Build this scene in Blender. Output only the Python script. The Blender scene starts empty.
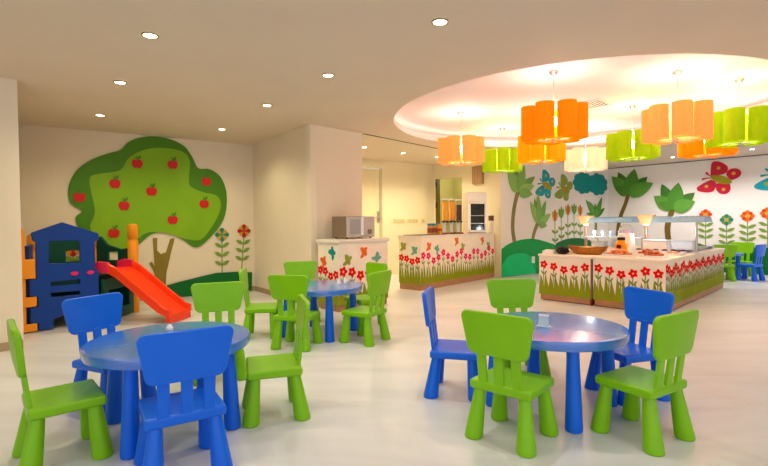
import bpy, bmesh, math, random
from mathutils import Vector, Matrix
random.seed(7)
C = bpy.context.scene.collection
PI = math.pi
HC, HR = 2.43, 2.65            # room ceiling, raised ceiling over the round opening
CX, CY, CR = 2.354, 5.887, 2.216   # round opening

# ------------------------------------------------------------------ camera
F, CAMZ, PITCH, ROLL = 462.0, 1.117, 0.0222, 0.0082
cam = bpy.data.cameras.new('camera'); camo = bpy.data.objects.new('camera', cam); C.objects.link(camo)
cam.sensor_width = 36; cam.lens = F / 768 * 36; cam.clip_start = .05
camo.matrix_world = Matrix.Translation((0, 0, CAMZ)) @ Matrix.Rotation(PI/2 - PITCH, 4, 'X') @ Matrix.Rotation(-ROLL, 4, 'Z')
bpy.context.scene.camera = camo

def ray(x, y):
    u0, v0 = x - 384, y - 233
    c, s = math.cos(ROLL), math.sin(ROLL)
    u, v = u0*c - v0*s, u0*s + v0*c
    c, s = math.cos(PITCH), math.sin(PITCH)
    return Vector((u/F, c - v/F*s, -s - v/F*c))
def at(x, y, h=0):
    r = ray(x, y); t = (h - CAMZ) / r.z
    return Vector((r.x*t, r.y*t, h))

# ------------------------------------------------------------------ materials
def lin(c):
    c = c / 255
    return c / 12.92 if c <= .04045 else ((c + .055) / 1.055) ** 2.4
def col(rgb): return tuple(lin(c) for c in rgb) + (1,)
MATS = {}
def mat(name, rgb, rough=.5, var=.05, scale=9, metal=0, emit=0, trans=0, spec=.3, emit_rgb=None, bump=0):
    if name in MATS: return MATS[name]
    m = bpy.data.materials.new(name); m.use_nodes = True; MATS[name] = m
    nt = m.node_tree; b = nt.nodes['Principled BSDF']; out = nt.nodes['Material Output']
    tc = nt.nodes.new('ShaderNodeTexCoord'); nz = nt.nodes.new('ShaderNodeTexNoise')
    nz.inputs['Scale'].default_value = scale; nz.inputs['Detail'].default_value = 3
    nt.links.new(tc.outputs['Object'], nz.inputs['Vector'])
    rp = nt.nodes.new('ShaderNodeValToRGB'); c = col(rgb)
    rp.color_ramp.elements[0].position = .3; rp.color_ramp.elements[1].position = .7
    rp.color_ramp.elements[0].color = tuple(min(1, v*(1-var)) for v in c[:3]) + (1,)
    rp.color_ramp.elements[1].color = tuple(min(1, v*(1+var)) for v in c[:3]) + (1,)
    nt.links.new(nz.outputs['Fac'], rp.inputs['Fac']); nt.links.new(rp.outputs['Color'], b.inputs['Base Color'])
    b.inputs['Roughness'].default_value = rough; b.inputs['Metallic'].default_value = metal
    b.inputs['Specular IOR Level'].default_value = spec
    if emit:
        b.inputs['Emission Color'].default_value = col(emit_rgb or rgb); b.inputs['Emission Strength'].default_value = emit
    if bump:
        bp = nt.nodes.new('ShaderNodeBump'); bp.inputs['Strength'].default_value = bump; bp.inputs['Distance'].default_value = .01
        nt.links.new(nz.outputs['Fac'], bp.inputs['Height']); nt.links.new(bp.outputs['Normal'], b.inputs['Normal'])
    if trans:
        t = nt.nodes.new('ShaderNodeBsdfTranslucent'); nt.links.new(rp.outputs['Color'], t.inputs['Color'])
        mx = nt.nodes.new('ShaderNodeMixShader'); mx.inputs[0].default_value = trans
        nt.links.new(b.outputs[0], mx.inputs[1]); nt.links.new(t.outputs[0], mx.inputs[2]); nt.links.new(mx.outputs[0], out.inputs['Surface'])
    return m
def glass(name, rgb, mix=.35, rough=.05):
    if name in MATS: return MATS[name]
    m = bpy.data.materials.new(name); m.use_nodes = True; MATS[name] = m
    nt = m.node_tree; b = nt.nodes['Principled BSDF']; out = nt.nodes['Material Output']
    b.inputs['Base Color'].default_value = col(rgb); b.inputs['Roughness'].default_value = rough
    t = nt.nodes.new('ShaderNodeBsdfTransparent'); t.inputs['Color'].default_value = tuple(.5 + .5*v for v in col(rgb)[:3]) + (1,)
    mx = nt.nodes.new('ShaderNodeMixShader'); mx.inputs[0].default_value = mix
    nt.links.new(t.outputs[0], mx.inputs[1]); nt.links.new(b.outputs[0], mx.inputs[2]); nt.links.new(mx.outputs[0], out.inputs['Surface'])
    return m

def floor_material():
    m = bpy.data.materials.new('polished_floor'); m.use_nodes = True
    nt = m.node_tree; b = nt.nodes['Principled BSDF']
    tc = nt.nodes.new('ShaderNodeTexCoord'); mp = nt.nodes.new('ShaderNodeMapping')
    mp.inputs['Rotation'].default_value = (0, 0, .7); mp.inputs['Scale'].default_value = (.35, 1.6, 1)
    nz = nt.nodes.new('ShaderNodeTexNoise'); nz.inputs['Scale'].default_value = 1.6; nz.inputs['Detail'].default_value = 6
    nz.inputs['Distortion'].default_value = .8
    rp = nt.nodes.new('ShaderNodeValToRGB')
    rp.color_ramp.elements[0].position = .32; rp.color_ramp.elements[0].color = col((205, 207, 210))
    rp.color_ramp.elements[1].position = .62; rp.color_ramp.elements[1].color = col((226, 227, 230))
    nt.links.new(tc.outputs['Object'], mp.inputs['Vector']); nt.links.new(mp.outputs[0], nz.inputs['Vector'])
    nt.links.new(nz.outputs['Fac'], rp.inputs['Fac']); nt.links.new(rp.outputs[0], b.inputs['Base Color'])
    rr = nt.nodes.new('ShaderNodeMapRange'); rr.inputs['To Min'].default_value = .24; rr.inputs['To Max'].default_value = .38
    nt.links.new(nz.outputs['Fac'], rr.inputs['Value']); nt.links.new(rr.outputs[0], b.inputs['Roughness'])
    return m

M_wall = mat('cream_paint', (236, 222, 200), .75, .015, 2)
M_ceil = mat('ceiling_paint', (230, 212, 190), .8, .015, 2)
M_ceil2 = mat('raised_ceiling_paint', (222, 206, 200), .8, .01, 2)
M_wallB = mat('warm_wall_paint', (240, 228, 198), .75, .015, 2)
M_mural = mat('white_mural_wall_paint', (242, 236, 230), .75, .015, 2)
M_base = mat('skirting_beige', (176, 150, 120), .5, .06)
M_green = mat('lime_plastic', (128, 194, 0), .32, .03, 6, spec=.35)
M_blue = mat('blue_plastic', (0, 102, 234), .3, .03, 6, spec=.35)
M_top = mat('glossy_blue_tabletop', (0, 108, 220), .2, .03, 6, spec=1.0)
M_top.node_tree.nodes['Principled BSDF'].inputs['Coat Weight'].default_value = .7
M_top.node_tree.nodes['Principled BSDF'].inputs['Coat IOR'].default_value = 1.75
M_top.node_tree.nodes['Principled BSDF'].inputs['Coat Roughness'].default_value = .2
M_white = mat('white_laminate', (240, 230, 216), .35, .02)
M_cream = mat('cream_print', (248, 236, 220), .7, .03, spec=.15)
M_kick = mat('wood_kick', (176, 128, 92), .45, .12, 14)
M_wood = mat('peach_wood', (222, 160, 92), .45, .1, 12)
M_steel = mat('brushed_steel', (190, 184, 176), .28, .06, 30, metal=.9)
M_dark = mat('dark_plastic', (28, 24, 24), .35, .1)
M_dkred = mat('dark_red', (110, 24, 28), .35, .1)
M_whitep = mat('white_plastic', (244, 244, 246), .3, .01)
M_grass = mat('print_grass', (142, 152, 30), .8, .08, 5, spec=.1)
M_stem = mat('print_stem', (112, 142, 50), .45, .06)
M_red = mat('print_red', (230, 16, 18), .85, .04, spec=.08)
M_pink = mat('print_pinkred', (238, 10, 108), .85, .04, spec=.08)
M_fcen = mat('print_pale', (250, 196, 150), .4, .04)
M_orange = mat('print_orange', (240, 112, 24), .4, .04)
M_olive = mat('print_olive', (160, 162, 44), .4, .04)
M_teal = mat('print_teal', (0, 150, 140), .4, .04)
M_ltteal = mat('print_light_teal', (110, 180, 160), .4, .04)
M_tdark = mat('tree_dark_green', (76, 134, 8), .5, .05, 3)
M_tlite = mat('tree_light_green', (130, 180, 14), .5, .05, 3)
M_trunk = mat('trunk_olive', (140, 122, 40), .5, .07, 6)
M_apple = mat('apple_red', (206, 26, 22), .45, .06, 6)
M_leaf = mat('mural_leaf', (126, 160, 62), .5, .05)
M_hillg = mat('hill_dark_green', (0, 104, 44), .5, .06, 3)
M_hilld = mat('hill_green', (0, 158, 74), .5, .05, 3)
M_hillt = mat('hill_bright', (0, 205, 124), .5, .05, 3)
M_pl1 = mat('palm_light', (148, 194, 100), .5, .05)
M_pl2 = mat('palm_light_shade', (118, 168, 78), .5, .05)
M_pd1 = mat('palm_green', (96, 160, 58), .5, .05)
M_pd2 = mat('palm_deep', (64, 124, 40), .5, .05)
M_ptrunk = mat('palm_trunk', (142, 132, 72), .5, .06)
M_ptrunk2 = mat('palm_trunk_brown', (120, 98, 36), .5, .06)
M_bred = mat('wing_red', (204, 14, 52), .45, .05)
M_bteal = mat('wing_teal', (0, 158, 178), .45, .05)
M_bgreen = mat('wing_green', (140, 166, 64), .45, .05)
M_bbody = mat('butterfly_body', (170, 152, 24), .45, .06)
M_bspot = mat('wing_spot', (216, 168, 60), .45, .06)
M_cloud = mat('cloud_teal', (0, 142, 140), .5, .04)
M_gold = mat('petal_gold', (214, 168, 60), .45, .06)
M_redor = mat('petal_red_orange', (210, 66, 20), .45, .06)

# ------------------------------------------------------------------ mesh builder
class MB:
    def __init__(s): s.v = []; s.f = []; s.m = []
    def add(s, vs, fs, mi=0):
        k = len(s.v); s.v += [Vector(v) for v in vs]; s.f += [[i + k for i in f] for f in fs]; s.m += [mi]*len(fs); return s
    def box(s, c, size, mi=0, rz=0, taper=1.0):
        hx, hy, hz = (a/2 for a in size); vs = []
        for z, t in ((-hz, 1), (hz, taper)):
            for x, y in ((-hx, -hy), (hx, -hy), (hx, hy), (-hx, hy)):
                p = Vector((x*t, y*t, z)); p.rotate(Matrix.Rotation(rz, 3, 'Z')); vs.append(p + Vector(c))
        return s.add(vs, [(3,2,1,0), (4,5,6,7), (0,1,5,4), (1,2,6,5), (2,3,7,6), (3,0,4,7)], mi)
    def prism(s, P, pts, d0, d1, mi=0):       # P(a, b, d) -> 3D; outline extruded from depth d0 to d1
        n = len(pts)
        vs = [P(a, b, d0) for a, b in pts] + [P(a, b, d1) for a, b in pts]
        return s.add(vs, [list(range(n))[::-1], list(range(n, 2*n))] + [(i, (i+1) % n, n+(i+1) % n, n+i) for i in range(n)], mi)
    def flat(s, P, pts, d, mi=0):
        return s.add([P(a, b, d) for a, b in pts], [list(range(len(pts)))], mi)
    def lathe(s, prof, c=(0,0,0), n=24, mi=0, axis=None):
        vs = []; fs = []
        q = Vector((0,0,1)).rotation_difference(Vector(axis)) if axis else None
        for r, z in prof:
            for i in range(n):
                p = Vector((r*math.cos(2*PI*i/n), r*math.sin(2*PI*i/n), z))
                if q: p.rotate(q)
                vs.append(p + Vector(c))
        for j in range(len(prof)-1):
            for i in range(n): fs.append((j*n+i, j*n+(i+1) % n, (j+1)*n+(i+1) % n, (j+1)*n+i))
        if prof[0][0] > 1e-6: fs.append(list(range(n))[::-1])
        if prof[-1][0] > 1e-6: fs.append([(len(prof)-1)*n+i for i in range(n)])
        return s.add(vs, fs, mi)
    def ball(s, c, r, mi=0, sc=(1,1,1), n=10):
        prof = [(max(1e-4, r*math.sin(PI*j/6)), -r*math.cos(PI*j/6)) for j in range(7)]
        k = len(s.v); s.lathe(prof, (0,0,0), n, mi)
        for i in range(k, len(s.v)):
            v = s.v[i]; s.v[i] = Vector((v.x*sc[0]+c[0], v.y*sc[1]+c[1], v.z*sc[2]+c[2]))
        return s
    def tube(s, pts, r, n=10, mi=0):
        pts = [Vector(p) for p in pts]; vs = []; fs = []
        for i, p in enumerate(pts):
            d = (pts[min(i+1, len(pts)-1)] - pts[max(i-1, 0)]).normalized()
            a = d.orthogonal().normalized() if abs(d.z) > .99 else d.cross(Vector((0,0,1))).normalized()
            b = d.cross(a); rr = r[i] if isinstance(r, (list, tuple)) else r
            for k in range(n): vs.append(p + (a*math.cos(2*PI*k/n) + b*math.sin(2*PI*k/n))*rr)
        for i in range(len(pts)-1):
            for k in range(n): fs.append((i*n+k, i*n+(k+1) % n, (i+1)*n+(k+1) % n, (i+1)*n+k))
        fs += [list(range(n))[::-1], [(len(pts)-1)*n+k for k in range(n)]]
        return s.add(vs, fs, mi)
    def build(s, name, mats, parent=None, o=(0,0,0), bevel=0, seg=3, smooth=True, fix=True):
        me = bpy.data.meshes.new(name); o = Vector(o)
        me.from_pydata([tuple(v - o) for v in s.v], [], s.f)
        for m in (mats if isinstance(mats, (list, tuple)) else [mats]): me.materials.append(m)
        for p, mi in zip(me.polygons, s.m): p.material_index = mi; p.use_smooth = smooth
        me.update()
        if fix:
            bm = bmesh.new(); bm.from_mesh(me); bmesh.ops.recalc_face_normals(bm, faces=bm.faces); bm.to_mesh(me); bm.free()
        if smooth: me.set_sharp_from_angle(angle=.65)
        ob = bpy.data.objects.new(name, me); C.objects.link(ob)
        if parent: ob.parent = parent
        else: ob.location = o
        if bevel:
            b = ob.modifiers.new('bevel', 'BEVEL'); b.width = bevel; b.segments = seg; b.limit_method = 'ANGLE'
            b.angle_limit = .6; b.harden_normals = True
        return ob

def tag(o, label, cat, group=None, kind=None):
    o['label'] = label; o['category'] = cat
    if group: o['group'] = group
    if kind: o['kind'] = kind
    return o
def thing(name, label, cat, loc=(0,0,0), rz=0, group=None):
    o = bpy.data.objects.new(name, None); C.objects.link(o); o.empty_display_size = .1
    o.location = loc; o.rotation_euler = (0, 0, rz)
    return tag(o, label, cat, group)
def struct(o): o['kind'] = 'structure'; return o
def dup(root, loc, rz=None, label=None, cat=None, group=None):
    def rec(o, par):
        c = o.copy(); C.objects.link(c)
        if par: c.parent = par
        for ch in list(o.children): rec(ch, c)
        return c
    r = rec(root, None); r.location = loc
    if rz is not None: r.rotation_euler = (0, 0, rz)
    if label: r['label'] = label
    if group: r['group'] = group
    return r

def smooth_loop(pts, k=4, closed=True):           # Catmull-Rom
    n = len(pts); out = []
    rng = range(n) if closed else range(n-1)
    for i in rng:
        g = (lambda j: pts[j % n]) if closed else (lambda j: pts[min(max(j, 0), n-1)])
        p0, p1, p2, p3 = g(i-1), g(i), g(i+1), g(i+2)
        for j in range(k):
            t = j/k
            out.append(tuple(.5*((2*p1[a]) + (p2[a]-p0[a])*t + (2*p0[a]-5*p1[a]+4*p2[a]-p3[a])*t*t + (3*p1[a]-p0[a]-3*p2[a]+p3[a])*t**3) for a in (0, 1)))
    if not closed: out.append(tuple(pts[-1]))
    return out
def circle(cx, cy, r, n=20, ry=None): return [(cx + r*math.cos(2*PI*i/n), cy + (ry or r)*math.sin(2*PI*i/n)) for i in range(n)]
def ribbon(pts, ws):
    L = []; R = []
    for i, p in enumerate(pts):
        a = pts[max(i-1, 0)]; b = pts[min(i+1, len(pts)-1)]
        d = Vector((b[0]-a[0], b[1]-a[1])).normalized(); w = ws[i] if isinstance(ws, (list, tuple)) else ws
        L.append((p[0]-d.y*w/2, p[1]+d.x*w/2)); R.append((p[0]+d.y*w/2, p[1]-d.x*w/2))
    return L + R[::-1]
def leaf2d(a, b, w, n=7, belly=.5):
    a = Vector(a); b = Vector(b); d = b - a; nrm = Vector((-d.y, d.x)).normalized(); L = []; R = []
    for i in range(n+1):
        t = i/n; ww = w/2 * math.sin(PI*t**(.7 if belly < .5 else 1.0))**.8 if 0 < t < 1 else 0
        p = a + d*t; L.append(tuple(p + nrm*ww)); R.append(tuple(p - nrm*ww))
    return L + R[::-1][1:-1]

# ------------------------------------------------------------------ room shell
class Plane:                                        # a vertical plane from a to b; n points into the room (towards the camera)
    def __init__(s, a, b, n=None):
        s.a = Vector((a[0], a[1], 0)); s.b = Vector((b[0], b[1], 0)); s.L = (s.b - s.a).length
        s.u = (s.b - s.a)/s.L; s.n = Vector((s.u.y, -s.u.x, 0))
    def P(s, t, z, d=0): return s.a + s.u*t + s.n*d + Vector((0, 0, z))
    def px(s, x, y):                                # where the line of sight through a photo point meets the wall
        r = ray(x, y); o = Vector((0, 0, CAMZ)); t = (s.a - o).dot(s.n)/r.dot(s.n); h = o + r*t
        return ((h - s.a).dot(s.u), h.z)
W = {}
def wall(name, a, b, m=M_wall, t=.1, h=HC, base=None, e0=0, e1=0):
    p = Plane(a, b); W[name] = p
    mb = MB(); mb.prism(p.P, [(-e0, 0), (p.L+e1, 0), (p.L+e1, h), (-e0, h)], -t, 0)
    struct(mb.build('wall_'+name, m, smooth=False))
    if base:
        k = MB(); k.prism(p.P, [(base[0], .0), (base[1], .0), (base[1], .075), (base[0], .075)], .001, .014)
        struct(k.build('baseboard_'+name, M_base, smooth=False))
    return p
# clockwise seen from above so that every normal looks into the room
wall('left', (-5.75, 1.85), (-3.3, 4.2), base=(0, 3.39))
wall('left_return', (-3.3, 4.2), (-4.86, 5.90), e1=.05)
TW = wall('tree', (-4.80, 5.94), (-2.18, 7.74), e0=.1, e1=.1, base=(0, 3.17))
wall('side', (-2.18, 7.74), (-.97, 6.14), base=(0.015, 2.0))
wall('pillar', (-.97, 6.14), (-.316, 6.794))
wall('pillar_return', (-.316, 6.794), (-1.98, 8.45))
BA = Plane((-2.0, 8.34), (1.15, 10.67))
d0 = BA.px(364, 200)[0]; d1 = BA.px(381.5, 200)[0]
# back wall with a door opening
mb = MB()
ztop = 2.27
mb.prism(BA.P, [(-.1, 0), (d0-.55, 0), (d0-.55, ztop), (d1, ztop), (d1, 0), (BA.L+.1, 0), (BA.L+.1, HC), (-.1, HC)], -.1, 0)
struct(mb.build('wall_back', M_wallB, smooth=False))
mb = MB(); mb.prism(BA.P, [(d0-.52, .005), (d1-.03, .005), (d1-.03, ztop-.03), (d0-.52, ztop-.03)], -.09, -.045)
for zz in (.12, 1.2):
    mb.prism(BA.P, [(d0-.40, zz), (d1-.15, zz), (d1-.15, zz+.95), (d0-.40, zz+.95)], -.045, -.04)
door1 = struct(mb.build('door_1', mat('door_beige', (240, 226, 190), .5, .03), smooth=False))
mb = MB(); hp = BA.px(379.3, 217)
mb.prism(BA.P, [(hp[0]-.03, hp[1]-.12), (hp[0]+.03, hp[1]-.12), (hp[0]+.03, hp[1]+.12), (hp[0]-.03, hp[1]+.12)], -.04, -.03)
mb.tube([BA.P(hp[0], hp[1], -.035), BA.P(hp[0], hp[1], .02), BA.P(hp[0]-.1, hp[1], .02)], .011)
mb.build('door_handle', M_steel, door1)
mb = MB()
mb.prism(BA.P, [(d1, .001), (d1+.13, .001), (d1+.13, ztop+.08), (d0-.7, ztop+.08), (d0-.7, ztop), (d1, ztop)], .001, .03)
struct(mb.build('trim_1', mat('door_casing', (242, 228, 194), .5, .03), smooth=False))
# wall with the open doorway
BB = Plane((1.15, 10.67), (2.33, 9.2)); q0 = BB.px(436.3, 200)[0]; q1 = BB.px(462, 200)[0]
mb = MB()
mb.prism(BB.P, [(0, 0), (q0, 0), (q0, 2.1), (q1, 2.1), (q1, 0), (BB.L, 0), (BB.L, HC), (0, HC)], -.1, 0)
struct(mb.build('wall_service', M_wallB, smooth=False))
mb = MB(); mg = mat('corridor_paint', (196, 190, 128), .7, .04, 3)
for a0, a1, b0, b1, e0, e1 in ((q0-.5, q1+.6, 0, HC, -1.2, -1.1), (q0-.6, q0-.5, 0, HC, -1.1, -.1), (q1+.5, q1+.6, 0, HC, -1.1, -.1), (q0-.6, q1+.6, 2.35, HC, -1.2, -.1)):
    mb.prism(BB.P, [(a0, b0), (a1, b0), (a1, b1), (a0, b1)], e0, e1)
struct(mb.build('wall_corridor', mg, smooth=False))
mb = MB(); mb.prism(BB.P, [(q0, 0), (q0+.03, 0), (q0+.03, 2.1), (q0, 2.1)], -.09, .02)
d2 = struct(mb.build('door_2', mat('door_edge', (96, 84, 34), .5, .05), smooth=False))
for zz in (1.92, 1.45, .3):
    k = MB(); k.prism(BB.P, [(q0+.01, zz), (q0+.05, zz), (q0+.05, zz+.12), (q0+.01, zz+.12)], .02, .035); k.build('hinge', M_dark, d2)
ML = wall('mural', (2.33, 9.2), (5.6, 11.57), M_mural, e1=.1)
MR = wall('right', (5.6, 11.57), (10.6, 6.07), M_mural, base=None)
wall('far_right', (10.6, 6.07), (10.6, -2.6))
wall('far_left', (-5.75, -2.6), (-5.75, 1.85))

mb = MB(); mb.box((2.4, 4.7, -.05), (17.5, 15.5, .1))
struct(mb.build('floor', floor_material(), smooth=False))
# ceiling slab with the round opening
X0, X1, Y0, Y1 = -6.2, 11.2, -2.6, 12.4
N = 128; mb = MB(); vs = []
angs = sorted(set([2*PI*i/N for i in range(N)] + [math.atan2(y-CY, x-CX) % (2*PI) for x in (X0, X1) for y in (Y0, Y1)]))
n = len(angs)
for a in angs:
    c, s = math.cos(a), math.sin(a)
    t = min(((X1-CX)/c if c > 1e-9 else (X0-CX)/c if c < -1e-9 else 1e9), ((Y1-CY)/s if s > 1e-9 else (Y0-CY)/s if s < -1e-9 else 1e9))
    vs += [(CX+c*t, CY+s*t, HC), (CX+c*CR, CY+s*CR, HC), (CX+c*CR, CY+s*CR, HC+.075), (CX+c*(CR+.42), CY+s*(CR+.42), HC+.075), (CX+c*(CR+.42), CY+s*(CR+.42), HR)]
fs = []
for i in range(n):
    j = (i+1) % n
    for k in range(4): fs.append((i*5+k, j*5+k, j*5+k+1, i*5+k+1))
mb.add(vs, fs, 0); mb.m = [0 if k % 4 == 0 else 1 for k in range(len(fs))]
mb.add([vs[i*5+4] for i in range(n)], [list(range(n))], 1)
struct(mb.build('ceiling', [M_ceil, M_ceil2], fix=True))
# dark joint line in the ceiling running from the pillar
p0 = Vector((-.30, 6.83, HC)); p1 = Vector((1.32, 8.66, HC)); pl = Plane(p0.xy, p1.xy)
mb = MB(); mb.prism(pl.P, [(0, HC-.006), (pl.L, HC-.006), (pl.L, HC-.0005), (0, HC-.0005)], 0, .022)
struct(mb.build('trim_2', mat('dark_joint', (70, 50, 34), .6, .05), smooth=False))
mb = MB(); mb.prism(MR.P, [(0, HC-.02), (6, HC-.02), (6, HC-.001), (0, HC-.001)], .001, .02)  # solid strip coloured like the shade in a gap under the ceiling
struct(mb.build('shadow_gap_strip', mat('shadow_gap', (120, 108, 100), .6, .05), smooth=False))

# ------------------------------------------------------------------ chairs and tables
def make_chair(m, colour):
    t = thing('toddler_chair', '', 'chair')
    mb = MB(); mb.box((0, .0, .276), (.335, .305, .048)); mb.build('seat', m, t, bevel=.014)
    # backrest panel, gently bowed, wider at its top
    K = 9; pts = []
    out = []
    for (cx, cy, r0, a0) in ((.168-.044, .446+.044, .044, -90), (.196-.038, .668-.036, .036, 0), (-.196+.038, .668-.036, .036, 90), (-.168+.044, .446+.044, .044, 180)):
        for k in range(6): a = math.radians(a0 + 90*k/5*(1 if True else 0)); out.append((cx+r0*math.cos(a), cy+r0*math.sin(a)))
    def yb(x, z): return -.153 - .028*(z-.43)/.24 + .018*(1-(x/.2)**2)*(-1)
    mb = MB(); nn = len(out)
    fr = [Vector((x, yb(x, z)+.014, z)) for x, z in out]; bk = [Vector((x, yb(x, z)-.014, z)) for x, z in out]
    cf = Vector((0, yb(0, .55)+.014, .55)); cb = Vector((0, yb(0, .55)-.014, .55))
    # inner ring keeps the bow smooth
    inn = [(x*.55, .55+(z-.55)*.55) for x, z in out]
    fi = [Vector((x, yb(x, z)+.014, z)) for x, z in inn]; bi = [Vector((x, yb(x, z)-.014, z)) for x, z in inn]
    vs = fr + bk + fi + bi + [cf, cb]; fs = []
    for i in range(nn):
        j = (i+1) % nn
        fs += [(i, j, nn+j, nn+i), (i, j, 2*nn+j, 2*nn+i), (2*nn+i, 2*nn+j, 4*nn), (nn+i, nn+j, 3*nn+j, 3*nn+i), (3*nn+i, 3*nn+j, 4*nn+1)]
    mb.add(vs, fs); mb.build('backrest', m, t, bevel=.009, seg=2)
    for x in (-.094, 0, .094):
        mb = MB(); a = Vector((x*.98, -.136, .285)); b = Vector((x*1.0, -.158, .465)); w = .0245; h = .009
        vs = []
        for p in (a, b):
            vs += [p+Vector((-w, -h, 0)), p+Vector((w, -h, 0)), p+Vector((w, h, 0)), p+Vector((-w, h, 0))]
        mb.add(vs, [(3,2,1,0), (4,5,6,7), (0,1,5,4), (1,2,6,5), (2,3,7,6), (3,0,4,7)])
        mb.build('slat', m, t, bevel=.004, seg=2)
    for sx in (-1, 1):
        for ty, by in ((.108, .135), (-.112, -.15)):
            mb = MB(); q = [(.0, 0), (.041, 0), (.046, .004), (.0475, .012), (.0465, .03), (.032, .22), (.029, .262)]
            n = 20; vs = []; fs = []
            for r, z in q:
                f = z/.262; cx = sx*(.144*(1-f) + .122*f); cy = by*(1-f) + ty*f
                for i in range(n): vs.append((cx+max(r, 1e-4)*math.cos(2*PI*i/n), cy+max(r, 1e-4)*math.sin(2*PI*i/n), z))
            for j in range(len(q)-1):
                for i in range(n): fs.append((j*n+i, j*n+(i+1) % n, (j+1)*n+(i+1) % n, (j+1)*n+i))
            mb.add(vs, fs); mb.build('leg', m, t)
    return t
def make_table():
    t = thing('toddler_table', '', 'table')
    prof = [(0, .437), (.412, .437), (.418, .439), (.420, .444), (.422, .480), (.4205, .486), (.416, .4895), (.410, .49), (0, .49)]
    mb = MB(); mb.lathe([(max(r, 1e-4), z) for r, z in prof], n=64); mb.build('tabletop', M_top, t)
    for k in range(4):
        a = k*PI/2; mb = MB(); q = [(.0, 0), (.039, 0), (.0445, .004), (.046, .014), (.0455, .03), (.033, .40), (.033, .437)]
        n = 20; vs = []; fs = []
        for r, z in q:
            f = z/.437; R = .352*(1-f) + .335*f
            for i in range(n): vs.append((R*math.cos(a)+max(r, 1e-4)*math.cos(2*PI*i/n), R*math.sin(a)+max(r, 1e-4)*math.sin(2*PI*i/n), z))
        for j in range(len(q)-1):
            for i in range(n): fs.append((j*n+i, j*n+(i+1) % n, (j+1)*n+(i+1) % n, (j+1)*n+i))
        mb.add(vs, fs); mb.build('leg', M_blue, t)
    return t
TABLES = [(-1.19, 2.555, 83, 'round blue toddler table at left, nearest the playhouse slide'),
          (1.010, 2.79, -91, 'round blue toddler table in the right foreground with a bluish shaker on its reflective top'),
          (-.645, 4.66, -69, 'round blue toddler table ringed by green chairs before the microwave cabinet'),
          (6.50, 9.03, 61, 'small far blue toddler table beside the buffet under the red butterfly')]
T0 = make_table()
for i, (x, y, r, lb) in enumerate(TABLES):
    if i == 0: T0.location = (x, y, 0); T0.rotation_euler = (0, 0, math.radians(r)); T0['label'] = lb; T0['group'] = 'round toddler tables'
    else: dup(T0, (x, y, 0), math.radians(r), lb, group='round toddler tables')
G, B = 'g', 'b'
CHAIRS = [
 (G, .665, 2.403, 48.8, 'green toddler chair with its back to the camera, front left of the right foreground table'),
 (G, 1.336, 2.402, 121.1, 'green toddler chair at the right front of the right foreground table, seat turned left'),
 (B, 1.549, 2.962, -163.8, 'blue toddler chair right of the right foreground table, before the buffet corner'),
 (G, .994, 3.416, -88.6, 'green toddler chair facing the camera behind the right foreground table'),
 (B, .47, 3.039, -13.8, 'blue toddler chair seen side-on at the left of the right foreground table'),
 (B, -.941, 2.115, 122.7, 'large blue toddler chair with its back to the camera before the left table'),
 (G, -1.565, 2.23, 41.7, 'green toddler chair in profile at the left edge of the photo'),
 (B, -1.69, 2.862, -24.4, 'blue toddler chair between the playhouse and the left table'),
 (G, -1.216, 3.382, -68.1, 'green toddler chair behind the left table, facing the camera beside the slide foot'),
 (G, -.662, 2.717, 197.5, 'green toddler chair in profile right of the left table, seat turned left'),
 (G, -1.224, 4.604, 8.8, 'green toddler chair in profile at the left of the table before the microwave cabinet'),
 (G, -.797, 4.203, 75.2, 'green toddler chair with back to camera, in front of the table before the microwave cabinet'),
 (G, -.945, 5.30, -73, 'green toddler chair behind the middle table, left of the microwave cabinet, facing the camera'),
 (G, -.192, 4.368, 147.8, 'yellow-green lit toddler chair right of the middle table, its slats towards the camera'),
 (G, -.232, 5.078, -142.9, 'green toddler chair half hidden at the rear right of the middle table'),
 (G, 6.26, 8.555, 67, 'distant green toddler chair beside the end of the buffet, left of the far blue table'),
 (G, 7.05, 9.15, -145, 'distant green toddler chair behind the far blue table, against the mural wall'),
 (B, 6.75, 8.53, 119, 'distant blue toddler chair at the right of the far blue table')]
protos = {}
for k, x, y, a, lb in CHAIRS:
    rz = math.radians(a - 90); gr = {'g': 'green toddler chairs', 'b': 'blue toddler chairs'}[k]
    if k not in protos:
        protos[k] = make_chair(M_green if k == 'g' else M_blue, k); r = protos[k]; r.location = (x, y, 0); r.rotation_euler = (0, 0, rz); r['label'] = lb; r['group'] = gr
    else: dup(protos[k], (x, y, 0), rz, lb, group=gr)

# table-top shakers
def shaker(loc, label, m, rz=0, group=None):
    t = thing('shaker', label, 'shaker', loc, rz, group)
    mb = MB(); mb.lathe([(.019, 0), (.021, .004), (.019, .03), (.013, .042)], n=16); mb.build('body', m, t)
    mb = MB(); mb.lathe([(.0135, .041), (.014, .046), (.009, .054), (1e-4, .056)], n=16); mb.build('cap', M_whitep, t)
    return t
M_shak = mat('shaker_blue_white', (206, 226, 236), .2, .03)
p = at(169.5, 330.2, .49); shaker(p, 'small white shaker standing on the left blue table', M_whitep).scale = (1, 1, .62)
p = at(339, 284.5, .49); shaker(p, 'left one of two white shakers on the middle table', M_whitep, 0, 'shakers on the middle table')
p = at(345.5, 283.5, .49); shaker(p, 'right one of two white shakers on the middle table', M_whitep, 0, 'shakers on the middle table')
p = at(543.5, 326.6, .49)
t = thing('table_caddy', 'pale blue and white flip holder standing on the right foreground table', 'holder', p, math.radians(-35))
mb = MB(); mb.box((0, 0, .004), (.075, .05, .008)); mb.build('base', M_shak, t, bevel=.002, seg=2)
mb = MB(); mb.box((0, .004, .036), (.06, .022, .056), 0, 0, .9); mb.build('body', M_shak, t, bevel=.004, seg=2)
mb = MB(); mb.box((0, .004, .067), (.056, .026, .008)); mb.build('lid', M_whitep, t, bevel=.002, seg=2)

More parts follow.
